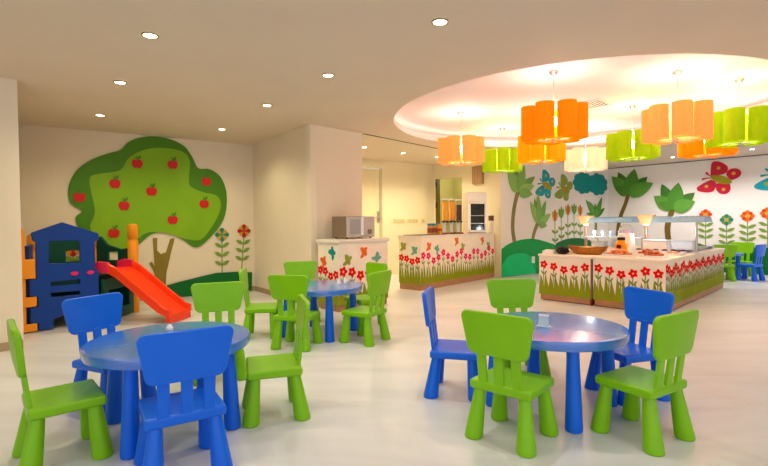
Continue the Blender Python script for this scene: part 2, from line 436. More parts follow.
# ------------------------------------------------------------------ wall art
def decal(name, pl, pts, m, d0, d1, parent=None, o=(0, 0, 0)):
    mb = MB(); mb.prism(pl.P, pts, d0, d1); return mb.build(name, m, parent, o)
def Z8(u, v): return (60+u/2.74, 130+v/2.74)
def trace(pl, z, pts, k=4): return smooth_loop([pl.px(*z(*p)) for p in pts], k)
o = TW.P(1.7, .22, 0)
tree = thing('apple_tree_mural', 'big green apple tree cut-out with olive trunk on the left wall behind the playhouse', 'wall art', o)
DK = [(22,175),(28,140),(48,108),(85,82),(130,65),(165,55),(185,35),(215,22),(255,18),(300,25),(340,45),(362,75),(378,105),(410,108),(440,130),(455,170),(455,215),(445,250),(420,285),(375,322),(335,300),(290,280),(250,286),(215,314),(185,332),(130,332),(90,310),(55,275),(42,240),(60,222),(32,205)]
LT = [(95,215),(85,170),(82,130),(110,120),(165,110),(190,75),(240,52),(290,50),(335,60),(355,85),(352,130),(357,155),(390,170),(428,180),(440,205),(432,235),(415,265),(385,300),(340,298),(300,285),(245,280),(210,300),(185,322),(130,326),(98,300),(82,265),(92,240)]
TK = [(254,296),(266,296),(266,330),(276,340),(290,335),(302,298),(314,296),(303,340),(292,388),(289,432),(256,432),(259,395),(254,382),(244,366),(251,360),(259,372)]
decal('trunk', TW, [TW.px(*Z8(*p)) for p in TK], M_trunk, .001, .010, tree, o)
decal('crown', TW, trace(TW, Z8, DK), M_tdark, .010, .018, tree, o)
decal('inner_crown', TW, trace(TW, Z8, LT), M_tlite, .018, .024, tree, o)
for u, v in [(53,185),(150,148),(211,93),(308,96),(250,169),(175,208),(308,247),(394,203),(400,142),(147,283)]:
    s, z = TW.px(*Z8(u, v)); d = .024 if (u, v) not in ((53,185),(400,142)) else .018
    r = .068; pts = smooth_loop([(s+r*a, z+r*b) for a, b in ((0,.75),(.5,.95),(1,.45),(.95,-.3),(.45,-.95),(0,-.8),(-.45,-.95),(-.95,-.3),(-1,.45),(-.5,.95))], 3)
    ap = decal('apple', TW, pts, M_apple, d, d+.012, tree, o)
    k = MB(); k.prism(TW.P, leaf2d((s, z+.05), (s+.05, z+.125), .035), d+.001, d+.008); k.prism(TW.P, ribbon([(s, z+.045), (s-.01, z+.115)], .012), d+.001, d+.008)
    k.build('leaf', M_tdark, ap, o)
def flower_decal(pl, head, base, rad, leaves, mp, mq, mc, label, round_=True, lw=1.0):
    (s, z), (sb, zb) = head, base; o = pl.P(sb, zb, 0)
    t = thing('flower_wall_art', label, 'wall art', o, 0, 'flower cut-outs on the walls')
    decal('stem', pl, ribbon([(sb, zb), ((s+sb)/2, (z+zb)/2), (s, z-rad*.6)], .016), M_leaf, .001, .007, t, o)
    for zl in leaves:
        f = (zl-zb)/(z-zb); sx = sb + (s-sb)*f
        for sg in (-1, 1): decal('leaf', pl, leaf2d((sx, zl-.03), (sx+sg*rad*.98*lw, zl+.045), rad*.5), M_leaf, .007, .010, t, o)
    if round_:
        for k in range(8):
            a = k*PI/4; r = rad*(.60 if k % 2 == 0 else .58)
            decal('petal', pl, circle(s+r*math.cos(a), z+r*math.sin(a), rad*(.33 if k % 2 == 0 else .27), 14), mp if k % 2 == 0 else mq, .007+.002*(k % 2 == 0), .013, t, o)
        decal('flower_center', pl, circle(s, z, rad*.3, 14), mc, .007, .015, t, o)
    else:
        for k in (-1, 0, 1):
            decal('petal', pl, leaf2d((s, z-rad*1.05), (s+k*rad*.75, z+rad*(1.15 if k == 0 else .75)), rad*.75), mp if k == 0 else mq, .007+.002*(k == 0), .012+.002*(k == 0), t, o)
    return t
zz = lambda pl, x, ys: [pl.px(x, y)[1] for y in ys]
flower_decal(TW, TW.px(221.9, 234.7), TW.px(222, 272.5), .118, zz(TW, 222, (245.5, 254.5, 263.5)), mat('petal_teal', (0, 138, 120), .45), M_gold, M_leaf, 'tall teal flower cut-out on the wall beside the apple tree')
flower_decal(TW, TW.px(243.8, 230.9), TW.px(241.5, 271.8), .118, zz(TW, 243, (242.5, 250.5, 258.5)), mat('petal_red', (180, 30, 24), .45), M_gold, M_redor, 'tall red flower cut-out on the wall left of the side-wall corner')
flower_decal(TW, TW.px(73, 249), TW.px(74, 292), .11, zz(TW, 73, (259, 268, 277)), mat('petal_red', (180, 30, 24)), M_gold, M_redor, 'red flower cut-out on the wall seen through the playhouse window')
HL = [(160,288),(166,285.5),(180,281.5),(200,276.5),(216,272.8),(236,271.6),(254,272)]
HB = [(254,289.6),(222,294),(190,298.5),(170,300)]
pts = [TW.px(*p) for p in HL] + [(3.12, .005), (1.55, .005)]
pts = [(min(a, 3.13), max(b, .005)) for a, b in pts]
hl = decal('hill_wall_art', TW, pts, M_hillg, .015, .025); tag(hl, 'low dark green hill panel along the floor under the apple tree', 'wall art')

# mural wall, left of the corner
def Z0(u, v): return (500+u/3.333, 150+v/3.333)
o = ML.P(.6, .0, 0)
h1 = thing('hill_wall_art', 'rounded two-tone green hill panel on the mural wall beside the drinks counter', 'wall art', o)
A = [ML.px(*Z0(*p)) for p in [(5,330),(30,312),(70,299),(110,296),(150,305),(200,322),(240,334)]]
decal('back_hill', ML, smooth_loop([(max(a, .01), b) for a, b in A], 4, False) + [(2.2, .01), (.01, .01)], M_hilld, .001, .010, h1, o)
A = [ML.px(*Z0(*p)) for p in [(3,385),(25,356),(60,344),(90,348),(115,372),(123,415)]]
decal('front_hill', ML, smooth_loop([(max(a, .012), b) for a, b in A], 4, False) + [(A[-1][0]+.02, .012), (.012, .012)], M_hillt, .010, .016, h1, o)
A = [ML.px(*p) for p in [(556,243),(566,239),(577,238),(588,240),(598,244)]]
h2 = decal('hill_wall_art', ML, smooth_loop(A, 4, False) + [(A[-1][0]+.2, .01), (A[0][0]-.2, .01)], M_hillg, .011, .018)
tag(h2, 'small dark green hill panel behind the left end of the buffet', 'wall art')
s, z = ML.px(532.5, 259.6)
so = MB(); so.prism(ML.P, [(s-.05, z-.07), (s+.05, z-.07), (s+.05, z+.07), (s-.05, z+.07)], .016, .024); so = so.build('wall_socket', M_whitep)
tag(so, 'small white wall socket on the bright green hill panel', 'socket')

M_pd3 = mat('palm_mid', (80, 144, 46), .5, .05)
M_pl3 = mat('palm_light_mid', (132, 180, 86), .5, .05)
def palm(pl, zf, base, leaves, trunk, tw, m1, m2, mt, label, wid):
    B0 = pl.px(*zf(*base)); o = pl.P(*pl.px(*zf(*trunk[-1])), 0)
    t = thing('palm_wall_art', label, 'wall art', o, 0, 'palm cut-outs on the walls')
    P = [pl.px(*zf(*p)) for p in trunk]; wk = 1.4 if pl is MR else 1.15
    decal('trunk', pl, ribbon(smooth_loop(P, 4, False), tw), mt, .001, .009, t, o)
    for i, (tip, w, dark) in enumerate(leaves):
        decal('palm_leaf', pl, leaf2d(B0, pl.px(*zf(*tip)), w*wk, belly=.4), m2 if dark else (m1 if i % 2 == 0 else (M_pd3 if m1 is M_pd1 else M_pl3)), .009+.0015*i, .014+.0025*i, t, o)
Z3 = lambda u, v: (600+u/5.18, 155+v/5.18)
Z7 = lambda u, v: (480+u/4.657, 130+v/4.657)
palm(MR, Z3, (150,205), [((95,88),.20,1),((247,112),.20,1),((62,110),.22,0),((180,72),.24,0),((277,145),.24,0),((80,165),.16,0),((235,185),.16,0)], [(150,190),(135,245),(110,310),(97,360),(92,420)], .085, M_pd1, M_pd2, M_ptrunk2, 'dark green palm cut-out just right of the mural corner', .2)
palm(MR, Z3, (380,280), [((320,150),.20,1),((492,195),.20,1),((281,213),.22,0),((408,143),.24,0),((494,240),.22,0),((310,245),.14,0),((470,268),.14,0)], [(380,265),(368,305),(352,360),(350,400),(355,440)], .115, M_pd1, M_pd2, M_ptrunk2, 'dark green palm cut-out left of the red butterfly', .2)
Z9 = lambda u, v: (500+u/4.66, 150+v/4.66)
palm(ML, Z9, (84,198), [((70,80),.20,1),((160,124),.20,1),((33,90),.26,0),((110,72),.24,0),((156,165),.20,0),((148,206),.18,0)], [(84,190),(66,265),(58,345),(62,400),(76,470)], .10, M_pl1, M_pl2, M_ptrunk, 'tall pale green palm cut-out at the left end of the mural wall', .2)
palm(ML, Z9, (182,345), [((158,225),.15,1),((212,235),.15,1),((138,240),.17,0),((174,203),.17,0),((233,297),.16,0),((214,352),.13,0)], [(178,335),(162,375),(153,410),(148,470)], .09, M_pl1, M_pl2, M_ptrunk, 'shorter pale green palm cut-out under the teal butterfly', .2)
palm(ML, Z9, (447,310), [((415,240),.12,1),((486,270),.12,1),((397,232),.14,0),((472,220),.15,0),((440,250),.12,0),((400,296),.11,0)], [(447,300),(446,345),(444,410)], .10, M_pd1, M_pd2, M_ptrunk, 'small dark palm cut-out under the teal cloud', .2)

BUT = {'fore': [[(165,200),(165,130),(172,85),(195,72),(240,82),(285,115),(297,145),(285,180),(240,195),(200,197)], [(170,235),(130,248),(80,275),(52,300),(60,325),(100,340),(150,345),(185,335),(200,310),(210,270)]],
       'hind': [[(285,195),(300,160),(335,147),(375,155),(397,185),(385,220),(350,240),(325,245),(300,225)], [(215,270),(300,265),(318,310),(310,345),(280,365),(240,360),(215,335),(205,305)]],
       'body': [(158,205),(185,195),(240,200),(290,220),(325,250),(325,272),(290,280),(240,272),(195,250),(170,225)],
       'ant': [[(165,198),(145,188),(125,165)], [(160,218),(130,218),(92,224)]], 'spot': [(225,135),(340,190),(130,290),(265,325)]}
def butterfly(pl, s0, s1, z0, z1, m, mspot, label, flip=False):
    def q(u, v): return (s0 + (u-52)/345*(s1-s0), z1 - (v-72)/293*(z1-z0))
    o = pl.P(*q(240, 240), 0); t = thing('butterfly_wall_art', label, 'wall art', o, 0, 'butterfly cut-outs on the walls')
    for k in ('fore', 'hind'):
        for pts in BUT[k]: decal('wing', pl, smooth_loop([q(*p) for p in pts], 4), m, .002, .009, t, o)
    b = decal('body', pl, smooth_loop([q(*p) for p in BUT['body']], 3), M_bbody, .009, .016, t, o)
    w = (s1-s0)/345
    for pts in BUT['ant']: decal('antenna', pl, ribbon([q(*p) for p in pts], [6*w, 12*w, 20*w]), m, .002, .008, t, o)
    for u, v in BUT['spot']: decal('wing_spot', pl, circle(*q(u, v), 15*w, 12), mspot, .009, .012, t, o)
def bbox(pl, x0, x1, yc):
    return pl.px(x0, yc)[0], pl.px(x1, yc)[0]
a, b = bbox(MR, 697, 741.3, 180); butterfly(MR, a, b, 1.665, 2.375, M_bred, M_gold, 'big red butterfly cut-out with golden body high on the right wall')
sh = MR.px(754.3, 186)[0] - a; butterfly(MR, a+sh, b+sh+.05, 1.655, 2.365, M_bteal, M_olive, 'teal butterfly cut-out at the right edge of the photo')
a, b = bbox(ML, 535.4, 555, 180); butterfly(ML, a, b, 1.62, 2.24, M_bteal, M_gold, 'teal butterfly cut-out with golden body between two pale palms')
a, b = bbox(ML, 554.6, 572.5, 185); butterfly(ML, a, b, 1.58, 2.18, M_bgreen, M_bbody, 'olive green butterfly cut-out left of the teal cloud')
def cloudpts(cx, cz, rx, rz, n=9):
    pts = []
    for i in range(n*6):
        a = 2*PI*i/(n*6); k = 1 + .15*abs(math.sin(n*a/2)); pts.append((cx+rx*k*math.cos(a), cz+rz*k*math.sin(a)))
    return pts
ca, cb = ML.px(583, 183), ML.px(597.5, 183.5)
o = ML.P(ca[0], ca[1], 0); cl = thing('cloud_wall_art', 'double teal cloud cut-out near the mural corner', 'wall art', o)
decal('cloud_lobe', ML, cloudpts(ca[0], ca[1], .38, .23), M_cloud, .001, .008, cl, o)
decal('cloud_lobe', ML, cloudpts(cb[0], cb[1]-.02, .40, .24), M_cloud, .002, .012, cl, o)
# thin flowers on the mural wall
for i, (x, y) in enumerate([(554.7, 215.9), (561, 212.7), (567.6, 210), (573.8, 209), (579.9, 210.5)]):
    o_ = i % 2 == 0
    nm = ['orange pointed flower cut-out, leftmost of the five beside the small palm', 'green pointed flower cut-out, second of the five from the left', 'orange pointed flower cut-out, middle one of the five', 'green pointed flower cut-out, fourth of the five from the left', 'orange pointed flower cut-out, nearest the buffet hood of the five'][i]
    hx = ML.px(x, y); bx = ML.px(x+.3, 244)
    flower_decal(ML, hx, (bx[0], max(bx[1], .62)), .125, [hx[1]-.36, hx[1]-.54, hx[1]-.72], mat('petal_rust', (202, 96, 22), .45) if o_ else M_leaf, M_gold if o_ else M_pd1, M_gold, nm, False)
lab = ['orange and red flower cut-out on the right wall above the buffet end', 'teal flower cut-out with green centre on the right wall above the far chairs', 'orange flower cut-out on the right wall under the red butterfly', 'orange flower cut-out at the right edge under the teal butterfly']
for i, (x, y) in enumerate([(705.6, 214.6), (726.6, 219.7), (747.6, 216), (767.5, 213.2)]):
    hx = MR.px(x, y); bx = MR.px(x, 247)
    mp, mq, mc = [(M_redor, M_orange, M_gold), (mat('petal_teal', (0, 138, 120)), M_leaf, M_gold), (M_orange, M_redor, M_gold), (M_orange, M_redor, M_gold)][i]
    flower_decal(MR, hx, bx, .128, [hx[1]-.22, hx[1]-.35, hx[1]-.48], mp, mq, mc, lab[i], True, 1.15)
A = [MR.px(*p) for p in [(712,268),(722,258),(736,251),(752,248),(768,247.5),(790,250)]]
h3 = decal('hill_wall_art', MR, smooth_loop(A, 4, False) + [(A[-1][0]+.4, .005), (A[0][0], .005)], M_hillg, .001, .012)
tag(h3, 'dark green hill panel on the right wall behind the far toddler table', 'wall art')

# ------------------------------------------------------------------ printed panels
def garden(mb, P, s0, s1, z0, z1, heads, step, hr, fm, grass=(.23, .40), bf=(), zt=.62, rnd=random):
    """grass, stems, five-petal flowers and butterflies printed on one panel; materials: 0 panel 1 grass 2 stem 3 flower 4 centre 5.. butterflies"""
    e = .0025; pts = [(s0, z0)]; n = int((s1-s0)/(step/2.0)); pts2 = []
    for i in range(n+1):
        s = s0 + (s1-s0)*i/n
        pts2.append((s, grass[0]+rnd.uniform(-.02, .02)))
        if i < n:
            w = (s1-s0)/n; pts2.append((s+w*.30, grass[1]+rnd.uniform(-.05, .03))); pts2.append((s+w*.55, grass[1]-.06+rnd.uniform(-.05, .03)))
    mb.flat(P, [(s1, z0), (s0, z0)][::-1][::-1] + pts2, e, 1)
    k = int(round((s1-s0)/step)); st = (s1-s0)/k
    for i in range(k):
        s = s0 + st*(i+.5); h = heads[0] + (heads[1]-heads[0])*(.5+.5*math.sin(i*1.7+1)) + rnd.uniform(-.01, .01)
        mb.flat(P, ribbon([(s-.01, grass[0]), (s, h)], .011), e+.0006, 2)
        for sg in (-1, 1): mb.flat(P, leaf2d((s, h-.15), (s+sg*.045, h-.085), .022, 5), e+.0009, 2)
        f = [(s+hr*(.84+.16*math.cos(5*a+.9*i))*math.cos(a), h+hr*(.84+.16*math.cos(5*a+.9*i))*math.sin(a)) for a in [2*PI*j/40 for j in range(40)]]
        mb.flat(P, f, e+.0015, 3); mb.flat(P, circle(s, h, hr*.2, 10), e+.0022, 4)
    for (s, z, mi, rot) in bf:
        c, sn = math.cos(rot), math.sin(rot)
        for kk in ('fore', 'hind', 'bd'):
            for pts in (BUT[kk] if kk != 'bd' else [[(160,195),(250,180),(330,215),(335,275),(250,300),(190,270)]]):
                q = [((u-225)/345*.17, (218-v)/345*.17) for u, v in pts]
                mb.flat(P, smooth_loop([(s+a*c-b*sn, z+a*sn+b*c) for a, b in q], 3), e, mi)
PM = lambda f: [M_cream, M_grass, M_stem, f, M_fcen, M_orange, M_olive, M_teal, M_ltteal]

# ---- microwave cabinet
Cm = Vector((-.57, 5.75, 0)); cf = Plane((-.57, 5.75), (-.57+.875*.7071, 5.75+.875*.7071)); cs = Plane((-.57-.42*.7071, 5.75+.42*.7071), (-.57, 5.75))
t = thing('microwave_cabinet', 'white cabinet printed with red flowers and butterflies under the microwave by the pillar', 'cabinet', Cm)
mb = MB(); mb.prism(cf.P, [(.02, .08), (.855, .08), (.855, .865), (.02, .865)], -.41, -.02); mb.build('body', M_white, t, Cm)
mb = MB(); mb.prism(cf.P, [(0, .08), (.875, .08), (.875, .865), (0, .865)], -.02, 0)
garden(mb, cf.P, .0, .875, .08, .8, (.43, .52), .15, .07, M_red, (.2, .34), [(.14, .65, 6, .2), (.42, .74, 5, .5), (.66, .66, 8, -.4)])
mb.build('front_panel', PM(M_red), t, Cm, smooth=False, fix=False)
mb = MB(); mb.prism(cs.P, [(0, .08), (.4, .08), (.4, .865), (0, .865)], -.02, 0)
garden(mb, cs.P, .0, .42, .08, .8, (.43, .52), .105, .06, M_red, (.2, .34), [(.11, .62, 5, .8), (.29, .74, 7, 1.2)])
mb.build('side_panel', PM(M_red), t, Cm, smooth=False, fix=False)
mb = MB(); mb.prism(cf.P, [(-.025, .866), (.9, .866), (.9, .91), (-.025, .91)], -.435, .025); mb.build('top', M_white, t, Cm, bevel=.006, seg=2)
mb = MB(); mb.prism(cf.P, [(.01, 0), (.865, 0), (.865, .079), (.01, .079)], -.4, -.015); mb.build('kick_board', M_kick, t, Cm)
# ---- microwave
mw = Plane((-.495, 5.99), (-.495+.52*.7071, 5.99+.52*.7071)); Om = mw.P(0, .911, 0)
t = thing('microwave_oven', 'silver microwave oven standing on the flower-printed cabinet', 'microwave', Om)
mb = MB(); mb.prism(mw.P, [(0, .925), (.52, .925), (.52, 1.205), (0, 1.205)], -.29, 0); mb.build('body', mat('microwave_side', (134, 114, 94), .35, .05), t, Om, bevel=.008, seg=2)
mb = MB(); mb.prism(mw.P, [(.006, .93), (.50, .93), (.50, 1.2), (.006, 1.2)], .0, .022); dr = mb.build('door', mat('microwave_front', (196, 188, 184), .3, .05, metal=.0), t, Om, bevel=.006, seg=2)
mb = MB(); mb.prism(mw.P, [(.05, .97), (.225, .97), (.225, 1.165), (.05, 1.165)], .022, .025); mb.build('window', mat('microwave_glass', (172, 168, 172), .25, .04), dr, Om)
mb = MB(); mb.prism(mw.P, [(.245, .955), (.285, .955), (.285, 1.195), (.245, 1.195)], .022, .036); mb.build('handle', mat('handle_highlight', (252, 253, 255), .3, .01), dr, Om, bevel=.006, seg=2)  # near-white colour carries the reflection highlight on the handle
mb = MB(); mb.prism(mw.P, circle(.40, 1.0, .035, 20), .022, .038); mb.build('knob', mat('knob_grey', (150, 128, 112), .3, .05, metal=.5), dr, Om)
for a, d in ((.05, -.04), (.47, -.04), (.05, -.26), (.47, -.26)):
    mb = MB(); c = mw.P(a, .911, d); mb.lathe([(.018, 0), (.016, .016)], c, 12); mb.build('foot', M_dark, t, Om)

# ---- drinks counter
ud = Vector((.673, .74)).normalized(); DL = 2.42
df = Plane((.59, 7.51), (.59+ud.x*DL, 7.51+ud.y*DL)); ds = Plane((.59-ud.y*.46, 7.51+ud.x*.46), (.59, 7.51)); Od = Vector((.59, 7.51, 0))
t = thing('drinks_counter', 'white drinks counter printed with pink-red flowers and grass along its long front', 'counter', Od)
mb = MB(); mb.prism(df.P, [(.02, .1), (DL, .1), (DL, .86), (.02, .86)], -.45, -.02); mb.build('body', M_white, t, Od)
mb = MB(); mb.prism(df.P, [(0, .1), (DL, .1), (DL, .86), (0, .86)], -.02, 0)
garden(mb, df.P, 0, DL, .1, .8, (.46, .59), .143, .066, M_pink, (.20, .42), [(.22, .72, 5, .3), (.45, .66, 8, 1), (1.05, .78, 5, .6), (1.25, .67, 6, .2), (1.95, .76, 5, .8), (2.17, .66, 8, .4)])
mb.build('front_panel', PM(M_pink), t, Od, smooth=False, fix=False)
mb = MB(); mb.prism(ds.P, [(0, .1), (.44, .1), (.44, .86), (0, .86)], -.02, 0)
garden(mb, ds.P, 0, .46, .1, .8, (.46, .54), .115, .064, M_red, (.20, .42), [(.09, .72, 6, .4), (.33, .66, 8, .4)])
mb.build('side_panel', PM(M_red), t, Od, smooth=False, fix=False)
mb = MB(); mb.prism(df.P, [(-.01, .861), (DL, .861), (DL, .9), (-.01, .9)], -.47, .015); mb.build('worktop', M_white, t, Od, bevel=.005, seg=2)
mb = MB(); mb.prism(df.P, [(.005, 0), (DL, 0), (DL, .099), (.005, .099)], -.45, -.004); mb.build('kick_board', M_kick, t, Od)
def on_counter(x, y, z=.9, d=-.2):                   # a spot on the counter, d metres behind its front edge
    r = ray(x, y); o_ = Vector((0, 0, CAMZ)); a = df.a + df.n*d; k = (a-o_).dot(df.n)/r.dot(df.n); h = o_+r*k
    return df.P((h-df.a).dot(df.u), z, d)
mb = MB(); mb.prism(df.P, [(.03, .901), (.80, .901), (.80, .908), (.03, .908)], -.4, -.03); tr = mb.build('counter_mat', M_dark, None, df.P(.4, .901, -.2), bevel=.002, seg=2)
tag(tr, 'flat black mat on the near end of the drinks counter', 'mat')
# small cooler
pf = on_counter(477.2, 225, .9, -.07)
t = thing('display_fridge', 'small white countertop fridge with glass door at the far end of the drinks counter', 'fridge', pf, math.radians(15))
W_, D_, H_ = .385, .26, .79
mb = MB(); mb.box((0, D_/2, H_/2+.005), (W_, D_, H_)); mb.build('body', mat('fridge_side', (196, 176, 156), .35, .03), t, bevel=.01, seg=2)
mb = MB(); mb.box((0, -.012, H_-.095), (W_, .026, .18)); mb.build('sign_panel', mat('fridge_white', (252, 248, 244), .3, .02), t, bevel=.006, seg=2)
mb = MB()
for c, s in (((-W_/2+.022, -.012, .31), (.044, .026, .58)), ((W_/2-.022, -.012, .31), (.044, .026, .58)), ((0, -.012, .04), (W_, .026, .04)), ((0, -.012, .585), (W_, .026, .03))): mb.box(c, s)
dr = mb.build('door', mat('fridge_white', (244, 236, 228)), t)
mb = MB(); mb.box((0, -.008, .31), (W_-.085, .012, .53)); mb.build('glass_pane', mat('fridge_glass', (52, 54, 52), .08, .3, 14), dr)
for zz in (.19, .34):
    mb = MB(); mb.box((0, -.016, zz), (W_-.09, .004, .012)); mb.build('shelf', M_steel, dr)
# juice dispensers
mj = [mat('orange_juice', (255, 176, 20), .25, .06), mat('mango_juice', (255, 160, 6), .25, .06), mat('dark_juice', (78, 24, 20), .25, .1)]
gl = glass('clear_plastic', (240, 230, 200), .06)
for i, (x, nm) in enumerate(((445, 'yellow-orange juice dispenser, leftmost of the three on the drinks counter'), (452.2, 'deep orange juice dispenser, middle of the three on the drinks counter'), (459, 'dark juice dispenser beside the small fridge on the drinks counter'))):
    p = on_counter(x, 228, .9, -.22); t = thing('juice_dispenser', nm, 'dispenser', p, math.radians(4), 'juice dispensers')
    mb = MB(); mb.box((0, .02, .014), (.115, .2, .028)); mb.build('drip_tray', M_dkred, t, bevel=.004, seg=2)
    mb = MB(); mb.box((0, .07, .12), (.05, .05, .19)); mb.build('stand', M_steel, t, bevel=.004, seg=2)
    mb = MB(); mb.box((0, .02, .225), (.106, .15, .03)); mb.build('base', M_dark, t, bevel=.004, seg=2)
    mb = MB(); mb.box((0, .02, .415 if i < 2 else .395), (.092, .11, .345 if i < 2 else .3)); mb.build('juice', mj[i], t, bevel=.012, seg=2)
    mb = MB(); mb.box((0, .02, .43), (.1, .12, .38)); mb.build('tank', gl, t, bevel=.014, seg=2)
    mb = MB(); mb.box((0, .02, .635), (.104, .13, .028)); mb.build('lid', mat('clear_lid', (226, 220, 206), .2, .03), t, bevel=.006, seg=2)
    mb = MB(); mb.tube([(0, -.05, .215), (0, -.075, .21), (0, -.078, .16)], .013); mb.build('tap', M_steel, t)
# jars, glass, canister
for i, x in enumerate((429.5, 433.6, 437.8)):
    p = on_counter(x, 231, .908 if False else .909, -.16); t = thing('jam_jar', ['leftmost small jam jar with blue lid on the drinks counter', 'middle small jam jar with blue lid on the drinks counter', 'small jam jar with blue lid right behind the juice glass'][i], 'jar', p, 0, 'jars on the drinks counter')
    mb = MB(); mb.lathe([(.034, 0), (.037, .008), (.037, .13), (.03, .15)], n=16); mb.build('jar_body', mat('amber_jam', (214, 160, 84), .2, .1), t)
    mb = MB(); mb.lathe([(.0385, .03), (.0385, .11)], n=16); mb.build('jar_label', mat('brown_label', (150, 74, 40), .4, .3, 40), t)
    mb = MB(); mb.lathe([(.037, .151), (.037, .185), (.03, .19)], n=16); mb.build('lid', mat('jar_blue', (60, 132, 160), .3, .05), t)
p = on_counter(439.8, 231.8, .909, -.075); t = thing('juice_glass', 'glass of orange juice in front of the jam jars', 'glass', p)
mb = MB(); mb.lathe([(.03, 0), (.04, .17), (.041, .17)], n=16); mb.build('glass_wall', mat('orange_juice', (250, 160, 10)), t)
mb = MB(); mb.lathe([(.0415, .06), (.0415, .10)], n=16); mb.build('label_band', M_redor, t)
mb = MB(); p = on_counter(457, 232, .9, -.06)
sv = MB(); sv.box((0, 0, .008), (.34, .07, .016)); sv = sv.build('serving_tray', M_dkred, None); sv.location = p + Vector((0, 0, .0005)); sv.rotation_euler = (0, 0, math.radians(47.7))
tag(sv, 'narrow dark red tray in front of the juice dispensers', 'tray')
p = on_counter(491.8, 231, .9, -.085); t = thing('canister', 'white canister with dark brown lid right of the small fridge', 'canister', p)
mb = MB(); mb.lathe([(.056, 0), (.062, .01), (.064, .24)], n=20); mb.build('body', mat('canister_white', (240, 226, 214), .35), t)
mb = MB(); mb.lathe([(.067, .24), (.069, .33), (.06, .345)], n=20); mb.build('lid', mat('brown_lid', (104, 66, 54), .4), t)
# wall box, switches
a = BB.px(474.3, 176)[0]; b = BB.px(484, 176)[0]; z1 = BB.px(479, 166.5)[1]; z0 = BB.px(479, 184)[1]; o = BB.P(a, z0, 0)
t = thing('wall_speaker', 'small brown slatted box on the wall above the fridge', 'wall box', o)
mb = MB(); mb.prism(BB.P, [(a, z0), (b, z0), (b, z1), (a, z1)], .001, .07); mb.build('case', mat('box_brown', (176, 138, 96), .5, .15, 30), t, o)
mb = MB()
for i in range(5): mb.prism(BB.P, [(a+(b-a)*(.1+.17*i), z0+.02), (a+(b-a)*(.2+.17*i), z0+.02), (a+(b-a)*(.2+.17*i), z1-.02), (a+(b-a)*(.1+.17*i), z1-.02)], .07, .078)
mb.build('slat_front', mat('box_beige', (206, 166, 120), .5, .1, 30), t, o)
for x0, x1, nm in ((393.2, 404, 'wide cream switch plate nearest the beige door'), (407.8, 418, 'cream switch plate in the middle of the back wall row'), (421.3, 424.6, 'narrow cream switch plate nearest the drinks jars')):
    a, b = BA.px(x0, 221)[0], BA.px(x1, 221)[0]; z = BA.px(x0, 221)[1]; o = BA.P(a, z, 0)
    t = thing('switch_plate', nm, 'switch', o, 0, 'switch plates on the back wall')
    mb = MB(); mb.prism(BA.P, [(a, z-.045), (b, z-.045), (b, z+.045), (a, z+.045)], .001, .01); mb.build('plate', mat('switch_cream', (232, 212, 166), .4), t, o)
    n = max(1, round((b-a)/.085))
    for i in range(n):
        c = a+(b-a)*(i+.5)/n; mb = MB(); mb.prism(BA.P, [(c-.025, z-.028), (c+.025, z-.028), (c+.025, z+.028), (c-.025, z+.028)], .01, .015); mb.build('rocker', mat('switch_rocker', (222, 196, 146), .4), t, o)

def light(name, kind, energy, rgb, parent, loc=(0, 0, 0), size=.05, spot=None):
    L = bpy.data.lights.new(name, kind); L.energy = energy; L.color = rgb
    L.shadow_soft_size = size
    if spot: L.spot_size = math.radians(spot); L.spot_blend = .7
    o = bpy.data.objects.new(name, L); C.objects.link(o); o.parent = parent; o.location = loc
    return o
M_bulb = mat('lit_lamp', (255, 244, 214), .4, .0, emit=18, emit_rgb=(255, 238, 200))
M_ring = mat('lamp_ring', (150, 130, 96), .3, .05, metal=.6)

# ------------------------------------------------------------------ buffet island
Cb = Vector((3.32, 5.45, 0)); U = Vector((math.cos(math.radians(43.3)), math.sin(math.radians(43.3)), 0)); V = Vector((-U.y, U.x, 0))
FW, SL, HB_ = 1.60, 3.12, .655
def bp(v, u, z=HB_): return Cb + V*v + U*u + Vector((0, 0, z))
def pln(v0, u0, v1, u1): a, b = bp(v0, u0), bp(v1, u1); return Plane(a.xy, b.xy)
split = .855
for v0, v1, nm in ((0, split-.015, 'right buffet cabinet with flowers printed on its front and long side'), (split+.015, FW, 'left buffet cabinet of the island, printed with red flowers and grass')):
    o = bp((v0+v1)/2, 0, 0); t = thing('buffet_cabinet', nm, 'cabinet', o, 0, 'buffet cabinets')
    fp = pln(v1, 0, v0, 0); L = v1-v0
    mb = MB(); mb.prism(fp.P, [(.02, .085), (L-.02, .085), (L-.02, HB_-.035), (.02, HB_-.035)], -SL+.01, -.02); mb.build('body', M_white, t, o)
    mb = MB(); mb.prism(fp.P, [(0, .085), (L, .085), (L, HB_-.036), (0, HB_-.036)], -.02, 0)
    garden(mb, fp.P, 0, L, .085, .6, (.44, .51), .133, .060, M_red, (.19, .39))
    mb.build('front_panel', PM(M_red), t, o, smooth=False, fix=False)
    mb = MB(); mb.prism(fp.P, [(.02, 0.012), (L-.0, .012), (L-.0, .084), (.02, .084)], -SL+.03, -.004); mb.build('kick_board', M_kick, t, o)
    mb = MB(); mb.prism(fp.P, [(.04, 0), (L-.04, 0), (L-.04, .012), (.04, .012)], -SL+.06, -.03); mb.build('shadow_plinth', M_dark, t, o)  # dark base strip stands in for the shadow line below the kick board
    if v0 == 0:
        sp = pln(0, 0, 0, SL)
        mb = MB(); mb.prism(sp.P, [(.02, .085), (SL, .085), (SL, HB_-.036), (.02, HB_-.036)], -.02, .0)
        garden(mb, sp.P, 0.02, SL, .085, .6, (.46, .54), .088, .062, M_red, (.22, .40))
        mb.build('side_panel', PM(M_red), t, o, smooth=False, fix=False)
mb = MB(); fp = pln(FW, 0, 0, 0)
mb.prism(fp.P, [(-.012, HB_-.035), (FW+.012, HB_-.035), (FW+.012, HB_), (-.012, HB_)], -SL-.01, .014)
